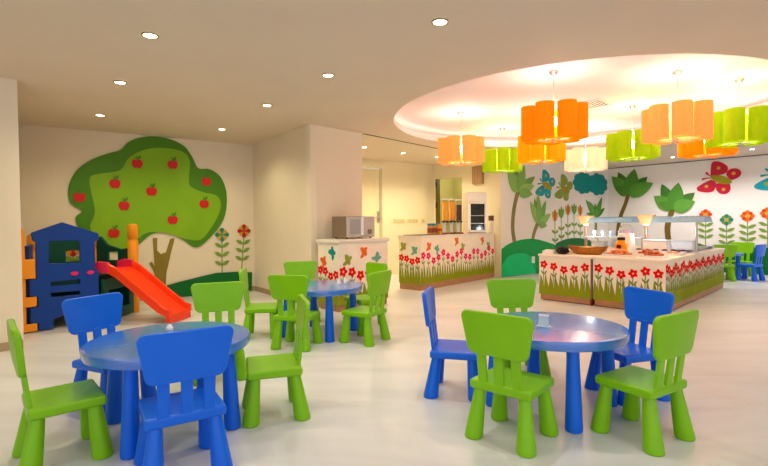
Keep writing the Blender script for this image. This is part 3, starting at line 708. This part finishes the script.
o = bp(FW/2, 0, HB_-.035); wt = mb.build('buffet_worktop', M_cream, None, o, bevel=.006, seg=2); tag(wt, 'cream worktop covering the whole buffet island', 'worktop')
mb = MB(); c = bp(split, -.008, 0); mb.box(c+Vector((0, 0, .33)), (.018, .018, .57), 0, math.radians(43.3)); mb.box(c+Vector((0, 0, .045)), (.02, .03, .085), 1, math.radians(43.3))
o = c; po = mb.build('corner_post', [mat('post_brown', (128, 96, 72), .4, .08), M_dkred], None, o); tag(po, 'slim brown joint post with dark foot between the two buffet cabinets', 'post')

# hood with glass canopy across the island
o = bp(.8, 1.47, HB_); rb = math.radians(133.3)
t = thing('sneeze_guard', 'glass canopy with two peach wooden hoods on posts over the buffet', 'sneeze guard', o)
mw_ = mat('hood_wood', (234, 184, 126), .45, .08, 14)
for v in (.66, 1.56):
    mb = MB(); mb.tube([bp(v, 1.47, HB_+.001), bp(v, 1.47, 1.08)], .022, 12); mb.build('post', mat('post_copper', (196, 140, 116), .3, .06, metal=.4), t, o)
    mb = MB(); c = bp(v, 1.47, 1.135); k = len(mb.v); mb.box(c, (.12, .12, .14), 0, rb, 1.8); mb.build('hood', mw_, t, o, bevel=.008, seg=2)
    mb = MB(); c = bp(v, 1.47, 1.062); mb.lathe([(.045, 0), (.03, -.012), (1e-4, -.016)], c, 16); mb.build('hood_lamp', mat('hood_bulb', (255, 246, 230), .4, 0, emit=1.5), t, o)
    light('hood_light', 'POINT', 2.2, (.86, .93, 1), t, tuple(bp(v - .2, 1.25, .95) - o), .05)
for v in (.02,):
    mb = MB(); mb.tube([bp(v, 1.47, HB_+.001), bp(v, 1.47, 1.12)], .018, 10); mb.build('post', M_steel, t, o)
gb = glass('canopy_glass', (176, 212, 236), .5, .06)
gpl = pln(1.50, 1.47, .03, 1.47)
def strip(a0, a1):
    mb = MB(); pts = [(d, z) for d, z in ((-.24, 1.10), (-.16, 1.155), (0, 1.18), (.16, 1.155), (.24, 1.10))]
    vs = []
    for a in (a0, a1):
        for d, z in pts: vs.append(bp(a, 1.47+d, z))
        for d, z in pts[::-1]: vs.append(bp(a, 1.47+d, z-.012))
    n = 10; fs = [list(range(n)), list(range(n, 2*n))[::-1]] + [(i, (i+1) % n, n+(i+1) % n, n+i) for i in range(n)]
    mb.add(vs, fs); return mb
strip(1.44, .79).build('glass_canopy', gb, t, o); strip(.53, -.12).build('glass_canopy', gb, t, o)
mb = MB(); mb.prism(lambda a, b, d: bp(a, b, d), [(1.5, 1.2), (.72, 1.2), (.72, 1.72), (1.5, 1.72)], .86, .872); mb.build('glass_shelf', glass('shelf_glass', (236, 246, 255), .85, .12), t, o)
for v, u in ((1.45, 1.25), (.78, 1.25), (1.45, 1.67), (.78, 1.67)):
    mb = MB(); mb.tube([bp(v, u, HB_+.001), bp(v, u, .859)], .009, 8); mb.build('shelf_leg', M_steel, t, o)

# food and dishes on the island
def on_buffet(x, y, z=HB_): p = at(x, y, z); return p + Vector((0, 0, .0006))
def pos(v, u): return bp(v, u, HB_ + .0006)
rzb = math.radians(43.3)
# white napkin box
t = thing('napkin_box', 'white napkin box at the front left corner of the buffet', 'box', pos(1.495, .11), rzb)
mb = MB(); mb.box((0, 0, .022), (.14, .16, .044)); mb.build('box', M_whitep, t, bevel=.005, seg=2)
mb = MB(); mb.box((0, 0, .05), (.09, .11, .014)); mb.build('napkins', mat('napkin', (250, 244, 234), .7), t, bevel=.003, seg=2)
# dark fruit bowl
t = thing('fruit_bowl', 'small black bowl heaped with dark fruit beside the napkin box', 'bowl', pos(1.31, .12))
mb = MB(); mb.lathe([(.05, 0), (.08, .02), (.1, .05), (.094, .05), (.07, .022), (1e-4, .012)], n=24); mb.build('bowl', M_dark, t)
fr = MB(); b0 = pos(1.31, .12)
for i in range(26):
    a = i*2.4; r = .08*math.sqrt(i/26); fr.ball((b0.x+r*math.cos(a), b0.y+r*math.sin(a), b0.z+.045+.045*(1-(r/.08)**2)+random.uniform(0, .01)), .018)
f = fr.build('dark_fruit', mat('dark_fruit', (40, 20, 34), .25, .2, 20), None, b0+Vector((0, 0, .03))); tag(f, 'heap of small dark fruit in the black bowl', 'fruit', None, 'stuff')
# wooden basket
bs = pos(1.03, .29)
t = thing('wooden_basket', 'wide brown boat-shaped basket on the front of the buffet', 'basket', bs, rzb+PI/2)
mb = MB(); n = 32; prof = [(.55, .0), (.66, .012), (.88, .055), (1.0, .095), (.96, .095), (.84, .055), (.6, .02), (.0005, .016)]
vs = []; fs = []
for r, z in prof:
    for i in range(n):
        a = 2*PI*i/n; vs.append((.27*r*math.cos(a), .15*r*math.sin(a), z + (.02*abs(math.cos(a))**3 if z > .08 else 0)))
for j in range(len(prof)-1):
    for i in range(n): fs.append((j*n+i, j*n+(i+1) % n, (j+1)*n+(i+1) % n, (j+1)*n+i))
fs.append(list(range(n))[::-1]); mb.add(vs, fs); mb.build('basket', mat('basket_brown', (188, 116, 36), .5, .18, 26, bump=.4), t)
mb = MB(); mb.tube([(.268*math.cos(a), .148*math.sin(a), .096+.02*abs(math.cos(a))**3) for a in [2*PI*i/32 for i in range(33)]], .007, 8); mb.build('rim', mat('basket_dark', (150, 84, 24), .5, .15, 26), t)
ch = MB()
for i in range(40):
    a = random.uniform(0, 2*PI); r = math.sqrt(random.random())
    q = Vector((.2*r*math.cos(a), .1*r*math.sin(a), .05+.05*(1-r*r))); q.rotate(Matrix.Rotation(rzb+PI/2, 3, 'Z'))
    ch.ball(bs+q, .03, 0, (1, 1, .5), 8)
f = ch.build('bread_pieces', mat('pale_bread', (214, 190, 110), .6, .25, 30), None, bs+Vector((0, 0, .05))); tag(f, 'pale bread pieces filling the brown basket', 'bread', None, 'stuff')
# trays of pastries
past = []
def pastry_proto(m, r):
    mb = MB(); mb.ball((0, 0, r*.62), r, 0, (1.35, 1, .62), 12); return mb.build('pastry', m)
mp_ = [mat('golden_pastry', (226, 132, 62), .5, .22, 30), mat('pink_pastry', (238, 168, 128), .5, .18, 30), mat('glazed_pastry', (212, 104, 44), .4, .2, 30)]
TR = [(.98, .58, .22, .20, 0, 'small tray behind the wooden basket'), (.58, .20, .34, .24, 0, 'front right tray of the buffet'), (.70, .52, .30, .22, 1, 'tray around the juice jar on the buffet'), (.20, .27, .26, .24, 2, 'tray at the front right corner of the buffet'), (.38, .62, .3, .26, 2, 'tray by the copper hood post'), (.15, .865, .2, .18, 1, 'tray along the right side of the buffet')]
for v, u, sv_, su_, mi, nm in TR:
    c = pos(v, u); t = thing('serving_tray', 'shallow white '+nm, 'tray', c, rzb, 'pastry trays')
    mb = MB(); mb.box((0, 0, .006), (su_, sv_, .012)); mb.build('tray_base', M_whitep, t, bevel=.003, seg=2)
    mb = MB()
    for a, b, x, y in ((su_, .012, 0, sv_/2-.006), (su_, .012, 0, -sv_/2+.006), (.012, sv_-.026, su_/2-.006, 0), (.012, sv_-.026, -su_/2+.006, 0)): mb.box((x, y, .02), (a, b, .015))
    mb.build('tray_rim', M_whitep, t)
    pr = pastry_proto(mp_[mi], .032); first = True; k = 0
    nu, nv = int((su_-.03)/.092), int((sv_-.03)/.07)
    for layer, (du, dv) in enumerate(((0, 0), (1, 1))):
        for i in range(nu-du):
            for j in range(nv-dv):
                if random.random() < .12*layer + .04: continue
                lu = (i-(nu-du-1)/2)*.092; lv = (j-(nv-dv-1)/2)*.07
                q = c + U*lu + V*lv + Vector((0, 0, .0125 + layer*.030))
                ob = pr if first else pr.copy()
                if not first: C.objects.link(ob)
                first = False; ob.location = q; ob.rotation_euler = (0, 0, rzb + random.uniform(-.25, .25))
                tag(ob, 'small %s pastry piled on the %s' % (['golden', 'pale pink', 'glazed brown'][mi], nm), 'pastry', 'pastries on the '+nm)
# juice jar
t = thing('juice_jar', 'yellow-orange juice jar with dark lid standing among the pastries', 'jar', pos(.76, .76))
mb = MB(); mb.lathe([(.07, 0), (.08, .015), (.082, .13), (.06, .17), (.05, .19)], n=24); mb.build('jar_body', mat('jar_orange', (246, 160, 16), .2, .08), t)
mb = MB(); mb.lathe([(.053, .19), (.053, .225), (.045, .23)], n=24); mb.build('lid', M_dark, t)
mb = MB(); mb.box((-.06, -.052, .10), (.06, .012, .05), 0, math.radians(-49)); mb.build('jar_label', M_dkred, t)
# white tall bucket with handle
t = thing('ice_bucket', 'tall white bucket with thin handle behind the copper post on the buffet', 'bucket', pos(.80, 1.06), rzb)
mb = MB(); mb.box((0, 0, .14), (.2, .2, .28), 0, 0, .85); mb.build('bucket', M_whitep, t, bevel=.012, seg=2)
mb = MB(); mb.tube([(0, -.084, .27), (0, -.084, .36), (0, -.04, .4), (0, .04, .4), (0, .084, .36), (0, .084, .27)], .006, 8); mb.build('handle', M_steel, t)
mb = MB(); mb.ball((0, 0, .285), .07, 0, (1, 1, .7), 14); mb.build('contents', mat('lilac_packets', (190, 160, 200), .5, .2, 30), t)
# cups, glasses and a pitcher
for i in range(6):
    c = pos(1.30-.085*i, .86 + (.03 if i % 2 else 0)); t = thing('white_cup', 'small white cup in the row behind the wooden basket', 'cup', c, rzb+i, 'white cups behind the basket')
    mb = MB(); mb.lathe([(.022, 0), (.028, .006), (.036, .075), (.033, .075), (.025, .01), (1e-4, .008)], n=18); mb.build('cup', M_whitep, t)
    mb = MB(); mb.tube([(.032, 0, .06), (.055, 0, .055), (.055, 0, .03), (.029, 0, .022)], .004, 8); mb.build('handle', M_whitep, t)
for i in range(5):
    c = bp(1.40-.13*i, 1.42, .8726); mb = MB(); mb.lathe([(.024, 0), (.034, .09), (.0325, .09), (.022, .004), (1e-4, .003)], n=18); ob = mb.build('tumbler', glass('tumbler_glass', (230, 240, 250), .45, .08)); ob.location = c
    tag(ob, 'clear tumbler standing on the glass shelf under the canopy', 'glass', 'tumblers on the glass shelf')
for v, u, nm in ((1.12, 1.52, 'white pitcher under the left half of the canopy'), (.36, 1.405, 'white pitcher under the right half of the canopy')):
    t = thing('pitcher', nm, 'pitcher', pos(v, u), rzb+1, 'white pitchers')
    mb = MB(); mb.lathe([(.05, 0), (.062, .01), (.066, .07), (.046, .13), (.05, .17), (.046, .17), (1e-4, .12)], n=22); mb.build('body', mat('porcelain', (226, 232, 246)), t)
    mb = MB(); mb.tube([(.05, 0, .15), (.095, 0, .14), (.1, 0, .08), (.063, 0, .05)], .008, 8); mb.build('handle', mat('porcelain', (226, 232, 246)), t)
# white boxes and bins
for i, (v, u, su_, sv_, h, nm) in enumerate(((.45, 1.22, .2, .3, .17, 'white lidded box right of the copper hood post'), (1.36, 1.52, .18, .2, .12, 'low white box beside the left hood post'), (.30, 1.86, .2, .34, .15, 'white lidded box behind the glass canopy'), (.70, 2.10, .24, .3, .13, 'white box at the rear of the buffet'))):
    t = thing('white_box', nm, 'box', pos(v, u), rzb, 'white boxes on the buffet')
    mb = MB(); mb.box((0, 0, h/2), (su_, sv_, h)); mb.build('box', M_whitep, t, bevel=.01, seg=2)
    mb = MB(); mb.box((0, 0, h+.008), (su_+.012, sv_+.012, .014)); mb.build('lid', M_whitep, t, bevel=.004, seg=2)
# dark red pots row
for i in range(6):
    c = pos(.62-.11*i, 1.03); t = thing('jam_pot', ['first small dark red pot in the row, nearest the juice jar', 'second small dark red pot in the row from the juice jar', 'third small dark red pot in the row from the juice jar', 'fourth small dark red pot in the row from the juice jar', 'fifth small dark red pot in the row from the juice jar', 'last small dark red pot in the row at the buffet side'][i], 'pot', c, 0, 'row of dark red pots')
    mb = MB(); mb.lathe([(.03, 0), (.036, .01), (.04, .045)], n=16); mb.build('pot', M_whitep, t)
    mb = MB(); mb.lathe([(.038, .046), (.036, .056), (.02, .066), (1e-4, .068)], n=16); mb.build('jam', M_dkred, t)
# plates and dishes down the right side
for i, (v, u, r, k, nm) in enumerate(((.2, 1.62, .12, 3, 'three stacked white plates by the steel canopy post'), (.17, 2.12, .10, 2, 'two stacked white plates on the buffet side'), (.17, 2.72, .12, 4, 'four stacked white plates at the far end of the buffet'))):
    for j in range(k):
        c = pos(v, u) + Vector((0, 0, .0125*j)); mb = MB(); mb.lathe([(r*.55, 0), (r*.6, .003), (r, .0115), (r*.99, .0122), (r*.58, .006), (1e-4, .0055)], n=28)
        ob = mb.build('plate', mat('porcelain', (226, 232, 246), .2, .02), None); ob.location = c; tag(ob, 'one of the '+nm, 'plate', 'plates: '+nm)
t = thing('salad_bowl', 'low white bowl of green salad near the far end of the buffet side', 'bowl', pos(.2, 2.42))
mb = MB(); mb.lathe([(.06, 0), (.11, .025), (.14, .06), (.134, .06), (.1, .026), (1e-4, .014)], n=28); mb.build('bowl', mat('porcelain', (226, 232, 246)), t)
sl = MB(); b0 = pos(.2, 2.42)
for i in range(40):
    a = random.uniform(0, 6.28); r = .10*math.sqrt(random.random()); sl.ball((b0.x+r*math.cos(a), b0.y+r*math.sin(a), b0.z+.05+.04*(1-r/.1)), .022, 0, (1, 1, .45), 7)
f = sl.build('salad_leaves', mat('salad_green', (96, 160, 50), .5, .3, 30), None, b0+Vector((0, 0, .05))); tag(f, 'green salad leaves heaped in the low white bowl', 'salad', None, 'stuff')
for i, (v, u, nm) in enumerate(((.55, 1.62, 'white oblong dish under the right half of the canopy'), (.55, 2.62, 'white oblong dish near the far end of the island'), (1.36, .50, 'white oblong dish behind the fruit bowl'), (1.13, 1.04, 'white oblong dish left of the tall white bucket'))):
    t = thing('serving_dish', nm, 'dish', pos(v, u), rzb, 'oblong dishes on the buffet')
    mb = MB(); mb.box((0, 0, .02), (.2, .3, .04), 0, 0, 1.1); mb.build('dish', mat('porcelain', (226, 232, 246)), t, bevel=.012, seg=2)
    mb = MB(); mb.box((0, 0, .042), (.19, .29, .016)); mb.build('food', mat('dish_food', (240, 196, 160), .6, .3, 24, bump=.5), t, bevel=.007, seg=2)

# ------------------------------------------------------------------ climbing playhouse with slide
PA, PB, PP, PQ, PS = (-3.69, 4.78), (-3.24, 5.23), (-3.21, 5.90), (-3.86, 6.12), (-4.12, 5.42)
Op = Vector((-3.6, 5.5, 0))
play = thing('playhouse_climber', 'blue toddler playhouse climber with orange corner posts and red slide by the apple tree wall', 'playhouse', Op)
M_pblue = mat('playhouse_blue', (6, 58, 150), .4, .05, 5)
M_pgrn = mat('playhouse_green', (0, 74, 62), .4, .05, 5)
M_por = mat('playhouse_orange', (240, 150, 20), .4, .05, 5)
M_slide = mat('slide_red', (246, 62, 14), .3, .05, 5)
M_pk = mat('handle_pink', (230, 40, 110), .35, .05)
def panel(name, pl, outer, holes, m, d0, d1, parent, o, bevel=.006):
    bm = bmesh.new()
    for loop in [outer] + holes:
        vs = [bm.verts.new(pl.P(a, b, d1)) for a, b in loop]
        for i in range(len(vs)): bm.edges.new((vs[i], vs[(i+1) % len(vs)]))
    bmesh.ops.triangle_fill(bm, edges=bm.edges[:], use_beauty=True)
    bmesh.ops.dissolve_limit(bm, angle_limit=.01, verts=bm.verts[:], edges=bm.edges[:])
    r = bmesh.ops.extrude_face_region(bm, geom=bm.faces[:])
    for v in r['geom']:
        if isinstance(v, bmesh.types.BMVert): v.co += pl.n*(d0-d1)
    bmesh.ops.recalc_face_normals(bm, faces=bm.faces[:])
    me = bpy.data.meshes.new(name); bmesh.ops.translate(bm, vec=-Vector(o), verts=bm.verts[:]); bm.to_mesh(me); bm.free()
    me.materials.append(m); ob = bpy.data.objects.new(name, me); C.objects.link(ob); ob.parent = parent
    if bevel:
        for p in me.polygons: p.use_smooth = True
        b = ob.modifiers.new('bevel', 'BEVEL'); b.width = bevel; b.segments = 2; b.limit_method = 'ANGLE'; b.angle_limit = .6; b.harden_normals = True
    return ob
fpn = Plane(PA, PB)
Zp = lambda u, v: (10+u/3.73, 215+v/3.73)
q = lambda u, v: fpn.px(*Zp(u, v))
E1 = fpn.L
outer = [q(78, 72), q(80, 66), q(195, 27), q(308, 68), q(312, 74)]
outer[-1] = (E1+.01, outer[-1][1]); outer[-2] = (E1, outer[-2][1])
zr = outer[-1][1]
outer += [(E1+.01, zr-.06), (E1-.03, zr-.075), (E1-.03, .62), (E1, .60), (E1, .012), (E1-.17, .012), (E1-.17, .11), (E1-.22, .145), (E1-.34, .145), (.205, .11)]
outer += [(.205, .012), (q(106, 437)[0], .012), q(106, 405), q(76, 403), q(76, 347), q(104, 343), q(104, 305), q(73, 302), q(73, 243), q(98, 239), q(96, 100), q(84, 96)]
win = [q(146, 97), q(260, 95), q(262, 178), q(145, 181)]
sl1 = [q(153, 250), q(262, 240), q(262, 256), q(153, 265)]; sl2 = [q(153, 291), q(262, 283), q(262, 296), q(155, 307)]
panel('front_wall', fpn, outer, [win, sl1, sl2], M_pblue, -.045, 0, play, Op)
for (u, v) in ((240, 218), (300, 214)):
    s, z = q(u, v); mb = MB(); mb.prism(fpn.P, circle(s, z, .036, 20, .022), .0, .016); mb.build('handle', M_pk, play, Op, bevel=.004, seg=2)
# orange post with interlocking blocks at the left edge of the front wall
mb = MB(); zc = lambda v: q(80, v)[1]
mb.prism(fpn.P, [(-.085, .012), (-.022, .012), (-.022, 1.05), (-.035, 1.09), (-.07, 1.09), (-.085, 1.05)], -.10, -.01)
mb.build('corner_post', M_por, play, Op, bevel=.01, seg=2)
for v0, v1, s1 in ((165, 238, q(96, 200)[0]-.004), (306, 343, q(102, 320)[0]-.004), (406, 437, q(104, 420)[0]-.004)):
    mb = MB(); z0 = max(.013, zc(v1)); mb.prism(fpn.P, [(-.075, z0), (s1, z0), (s1, zc(v0)), (-.075, zc(v0))], -.009, .012); mb.build('post_block', M_por, play, Op, bevel=.008, seg=2)
# other sides
bpn = Plane(PB, PP); cpn = Plane(PP, PQ); dpn = Plane(PQ, PS); epn = Plane(PS, PA)
panel('side_wall', bpn, [(.03, .012), (bpn.L-.07, .012), (bpn.L-.07, .50), (.03, .50)], [[(.12, .13), (bpn.L-.16, .13), (bpn.L-.16, .36), (.12, .36)]], M_pgrn, .0, .04, play, Op)
panel('back_wall', cpn, [(.06, .012), (cpn.L-.03, .012), (cpn.L-.03, .86), (cpn.L-.12, .97), (cpn.L-.24, .86), (.2, .80), (.06, .82)], [[(.26, .66), (.44, .66), (.44, .76), (.26, .78)]], M_pgrn, .0, .04, play, Op)
panel('back_wall', dpn, [(.03, .012), (dpn.L-.03, .012), (dpn.L-.03, .9), (dpn.L/2, .98), (.03, .9)], [[(.14, .66), (.36, .66), (.36, .80), (.14, .80)]], M_pgrn, .0, .04, play, Op)
panel('side_wall', epn, [(.04, .012), (epn.L-.11, .012), (epn.L-.11, .9), (.04, .9)], [], M_pblue, .0, .04, play, Op)
for (x, y), h in ((PP, 1.13), (PQ, 1.02), (PS, 1.02)):
    mb = MB(); mb.lathe([(.062, .003), (.062, h-.22), (.055, h-.21), (.055, h-.19), (.062, h-.18), (.062, h-.04), (.05, h-.01), (.03, h)], (x, y, 0), 20); mb.build('corner_post', M_por, play, Op)
mb = MB(); zq = .53
poly = [Vector(p).lerp(Vector((-3.6, 5.5)), .14) for p in (PA, PB, PP, PQ, PS)]
mb.prism(lambda a, b, d: Vector((a, b, d)), [tuple(p) for p in poly], .47, .53); mb.build('platform', M_pgrn, play, Op)
# slide
sd = Vector((math.cos(math.radians(-9)), math.sin(math.radians(-9)), 0)); sw = Vector((-sd.y, sd.x, 0)); So = Vector((-3.215, 5.475, 0))
path = [(0, .60), (.10, .595), (.20, .55), (.40, .40), (.60, .245), (.72, .16), (.80, .115), (.86, .10)]
sec = [(-.22, -.03), (-.22, .075), (-.20, .085), (-.185, .07), (-.175, .005), (-.12, 0), (.12, 0), (.175, .005), (.185, .07), (.20, .085), (.22, .075), (.22, -.03)]
def sweep(path, sec, m, name, drop=0):
    mb = MB(); vs = []; n = len(sec)
    for d, z in path:
        k = 1 if d < .80 else .75
        for w, h in sec: vs.append(So + sd*d + sw*w + Vector((0, 0, z+h*k)))
    fs = []
    for i in range(len(path)-1):
        for j in range(n): fs.append((i*n+j, i*n+(j+1) % n, (i+1)*n+(j+1) % n, (i+1)*n+j))
    fs += [list(range(n)), [(len(path)-1)*n+j for j in range(n)]]
    mb.add(vs, fs); return mb.build(name, m, play, Op)
sweep([(d, z) for d, z in path], sec, M_slide, 'slide')
mb = MB()
vs = []
for d, z in ((.80, .06), (.865, .01)):
    for w in (-.2, .2): vs += [So+sd*d+sw*w+Vector((0, 0, 0.001)), So+sd*d+sw*w+Vector((0, 0, .08))]
mb.add(vs, [(0,1,3,2), (4,5,7,6), (0,1,5,4), (2,3,7,6), (0,2,6,4), (1,3,7,5)]); mb.build('slide_foot', M_slide, play, Op, bevel=.01, seg=2)
mb = MB()
for w in (-.20, .20):
    mb.prism(lambda a, b, d: So+sd*a+sw*(w+d)+Vector((0, 0, b)), [(-.10, .58), (.10, .565), (.12, .60), (.10, .69), (-.02, .70), (-.10, .67)], -.024, .024)
mb.prism(lambda a, b, d: So+sd*a+sw*d+Vector((0, 0, b)), [(-.12, .572), (.02, .572), (.02, .604), (-.12, .604)], -.176, .176)
mb.build('slide_lip', mat('slide_pink', (226, 40, 84), .35, .05), play, Op, bevel=.006, seg=2)

# ------------------------------------------------------------------ ceiling lamps
def downlight(x, y, label, e, rgb):
    t = thing('downlight', label, 'ceiling light', (x, y, HC), 0, 'round recessed ceiling downlights')
    mb = MB(); n = 28; prof = [(.042, -.001), (.045, -.009), (.054, -.008), (.057, -.001)]
    vs = []; fs = []
    for r, z in prof:
        for i in range(n): vs.append((r*math.cos(2*PI*i/n), r*math.sin(2*PI*i/n), z))
    for j in range(3):
        for i in range(n): fs.append((j*n+i, j*n+(i+1) % n, (j+1)*n+(i+1) % n, (j+1)*n+i))
    mb.add(vs, fs); mb.build('trim_ring', M_ring, t)
    mb = MB(); mb.lathe([(.043, -.001), (.04, -.005), (.02, -.008), (1e-4, -.009)], n=24); mb.build('lamp', M_bulb, t)
    light('lamp_light', 'SPOT', e, rgb, t, (0, 0, -.03), .06, 150)
    return t
warm = (1, .87, .55); mid = (1, .93, .83); pinkw = (1, .94, .92)
DLS = [(150, 35, 'downlight nearest the camera, upper left of the photo', warm), (120, 82, 'ceiling downlight above the apple tree, second in the left row', warm), (100, 115, 'ceiling downlight farthest left, above the playhouse', warm),
       (222, 129, 'ceiling downlight nearest the wall corner right of the apple tree', warm), (267, 105, 'ceiling downlight in the middle of the second row', warm), (328, 75, 'ceiling downlight left of the round ceiling recess', mid),
       (440, 21.5, 'ceiling downlight at the top centre, nearest the round recess', mid), (403, 153, 'ceiling downlight over the back wall right of the beige door', warm), (364.5, 147, 'ceiling downlight beside the pillar over the beige door', warm),
       (437.5, 156.7, 'ceiling downlight half hidden beside the peach pendant lamp', warm), (673, 157, 'ceiling downlight above the two dark palms on the right wall', pinkw), (752, 149, 'ceiling downlight above the red butterfly on the right wall', pinkw)]
ES = 1.0
for x, y, lb, rgb in DLS:
    p = at(x, y, HC); downlight(p.x, p.y, lb, (50 if rgb is pinkw else 38 if y > 140 else 22)*ES, rgb)
for x, y, rgb in ((-.75, 2.05, mid), (1.3, 1.95, mid), (.25, .95, mid), (-2.6, 2.2, warm), (2.3, .9, mid), (3.9, 2.2, pinkw), (-1.5, .1, mid), (.9, -.9, mid), (6.2, 3.6, pinkw), (8.2, 5.6, pinkw), (7.9, 7.4, pinkw), (9.2, 6.2, pinkw)):  # unseen downlights added for fill, following the visible rows
    downlight(x, y, 'added unseen ceiling downlight continuing the rows behind and beside the camera', (26 if x > 5 else 9)*ES, rgb)

p = BB.P((q0+q1)/2, 2.36, -.65); cl_ = thing('corridor_fill_lamp', 'added unseen lamp brightening the corridor behind the open doorway', 'ceiling light', (p.x, p.y, 2.35))  # unseen lamp added to brighten the corridor
mb = MB(); mb.lathe([(.09, -.001), (.09, -.02), (.06, -.035), (1e-4, -.04)], n=20); mb.build('lamp', M_bulb, cl_); light('lamp_light', 'POINT', 6, (1, .9, .7), cl_, (0, 0, -.12), .06)

def make_pendant(ms, mcord):
    t = thing('pendant_lamp', '', 'pendant lamp')
    zc_ = 2.115 - HR
    mb = MB(); mb.lathe([(.05, -.001), (.05, -.02), (.03, -.04), (.008, -.05)], n=20); mb.build('canopy', M_steel, t)
    mb = MB(); mb.tube([(0, 0, -.045), (0, 0, zc_+.19)], .0035, 8); mb.build('cord', mcord, t)
    mb = MB(); mb.tube([(0, 0, zc_+.19), (0, 0, zc_-.175)], .008, 10); mb.ball((0, 0, zc_-.185), .018)
    for k in range(7):
        a = 2*PI*k/7; mb.tube([(0, 0, zc_-.168), (.15*math.cos(a), .15*math.sin(a), zc_-.168)], .004, 6)
    mb.build('frame', M_steel, t)
    mb = MB(); mb.ball((0, 0, zc_+.02), .038, 0, (1, 1, 1.5), 14); mb.build('bulb', M_bulb, t)
    for k in range(7):
        a = 2*PI*(k+.25)/7; cx, cy = .236*math.cos(a), .236*math.sin(a); n = 28; r = .09; h = .168
        mb = MB(); vs = []; fs = []
        for rr, z in ((r, -h), (r, h), (r-.003, h), (r-.003, -h)):
            for i in range(n): vs.append((cx+rr*math.cos(2*PI*i/n), cy+rr*math.sin(2*PI*i/n), zc_+z))
        for j in range(4):
            for i in range(n): fs.append((j*n+i, j*n+(i+1) % n, ((j+1) % 4)*n+(i+1) % n, ((j+1) % 4)*n+i))
        mb.add(vs, fs); mb.build('lamp_shade', ms, t)
    return t
def fab(nm, rgb, e): return mat(nm, rgb, .8, .04, 40, trans=.5, emit=e)
SH = {'deep': fab('shade_deep_orange', (255, 166, 4), .25), 'peach': fab('shade_peach', (255, 196, 112), .25), 'amber': fab('shade_amber', (255, 184, 10), .3), 'lime': fab('shade_lime', (190, 208, 10), .25), 'cream': fab('shade_cream', (255, 226, 200), .3)}
PD = [('deep', 1.74, 4.74, 'large deep orange pendant lamp nearest the camera', .2), ('peach', 3.03, 4.78, 'large light orange pendant lamp at the right front of the recess', .5), ('lime', 3.87, 5.05, 'lime green pendant lamp at the right edge of the photo', .1),
      ('peach', 1.09, 6.50, 'peach orange pendant lamp, leftmost under the recess', .3), ('lime', 1.95, 7.6, 'small lime green pendant lamp left of the amber one, over the drinks counter', .7), ('lime', 3.33, 6.20, 'lime green pendant lamp in the middle of the recess over the buffet', .0),
      ('amber', 2.17, 6.40, 'amber orange pendant lamp hanging below the large deep orange one', .4), ('cream', 3.30, 7.56, 'cream pendant lamp over the teal cloud', .9), ('deep', 4.16, 5.95, 'orange pendant lamp low behind the light orange one at right', .6)]
mc = mat('cord_grey', (200, 180, 170), .4); pp = {}
PE = 10
for k, x, y, lb, r in PD:
    if k not in pp:
        pp[k] = t = make_pendant(SH[k], mc); t.location = (x, y, HR); t.rotation_euler = (0, 0, r); t['label'] = lb; t['group'] = 'pendant lamps of clustered drum shades'
        light('lamp_light', 'POINT', PE, {'lime': (1, .95, .6)}.get(k, (1, .95, .88)), t, (0, 0, 2.135-HR+.12), .05)
    else: dup(pp[k], (x, y, HR), r, lb)
# cove light strip on the slab behind the lip of the opening
mb = MB(); mb.tube([(CX+(CR+.2)*math.cos(a), CY+(CR+.2)*math.sin(a), HC+.10) for a in [2*PI*i/96 for i in range(97)]], .022, 8)
cv = mb.build('cove_light', mat('cove_strip', (255, 226, 206), .4, 0, emit=3.2, emit_rgb=(255, 226, 214)), None, (CX, CY, HC+.08)); tag(cv, 'ring-shaped light strip glowing behind the lip of the round ceiling recess', 'light strip')
# air vent in the raised ceiling
p = at(594, 103.5, HR); vt = thing('air_vent', 'slatted air vent grille in the raised ceiling right of the orange lamp', 'vent', (p.x, p.y, HR), math.radians(45))
mb = MB()
for c, s in (((0, .15, -.006), (.42, .02, .011)), ((0, -.15, -.006), (.42, .02, .011)), ((.2, 0, -.006), (.02, .28, .011)), ((-.2, 0, -.006), (.02, .28, .011))): mb.box(c, s)
mb.build('frame', M_ceil2, vt)
mb = MB(); mb.box((0, 0, -.002), (.38, .28, .002)); mb.build('backing', M_dark, vt)
for i in range(7):
    mb = MB(); mb.box((0, -.12+.04*i, -.007), (.38, .016, .004)); mb.build('slat', mat('vent_slat', (220, 206, 190), .5), vt)

# ------------------------------------------------------------------ world fill light let in where the rear wall is left out, view
w = bpy.data.worlds.new('world'); bpy.context.scene.world = w; w.use_nodes = True
w.node_tree.nodes['Background'].inputs[0].default_value = (.97, .97, 1, 1); w.node_tree.nodes['Background'].inputs[1].default_value = .75
vs_ = bpy.context.scene.view_settings
vs_.view_transform = 'Standard'; vs_.look = 'None'; vs_.exposure = .85; vs_.gamma = 1; vs_.use_curve_mapping = False
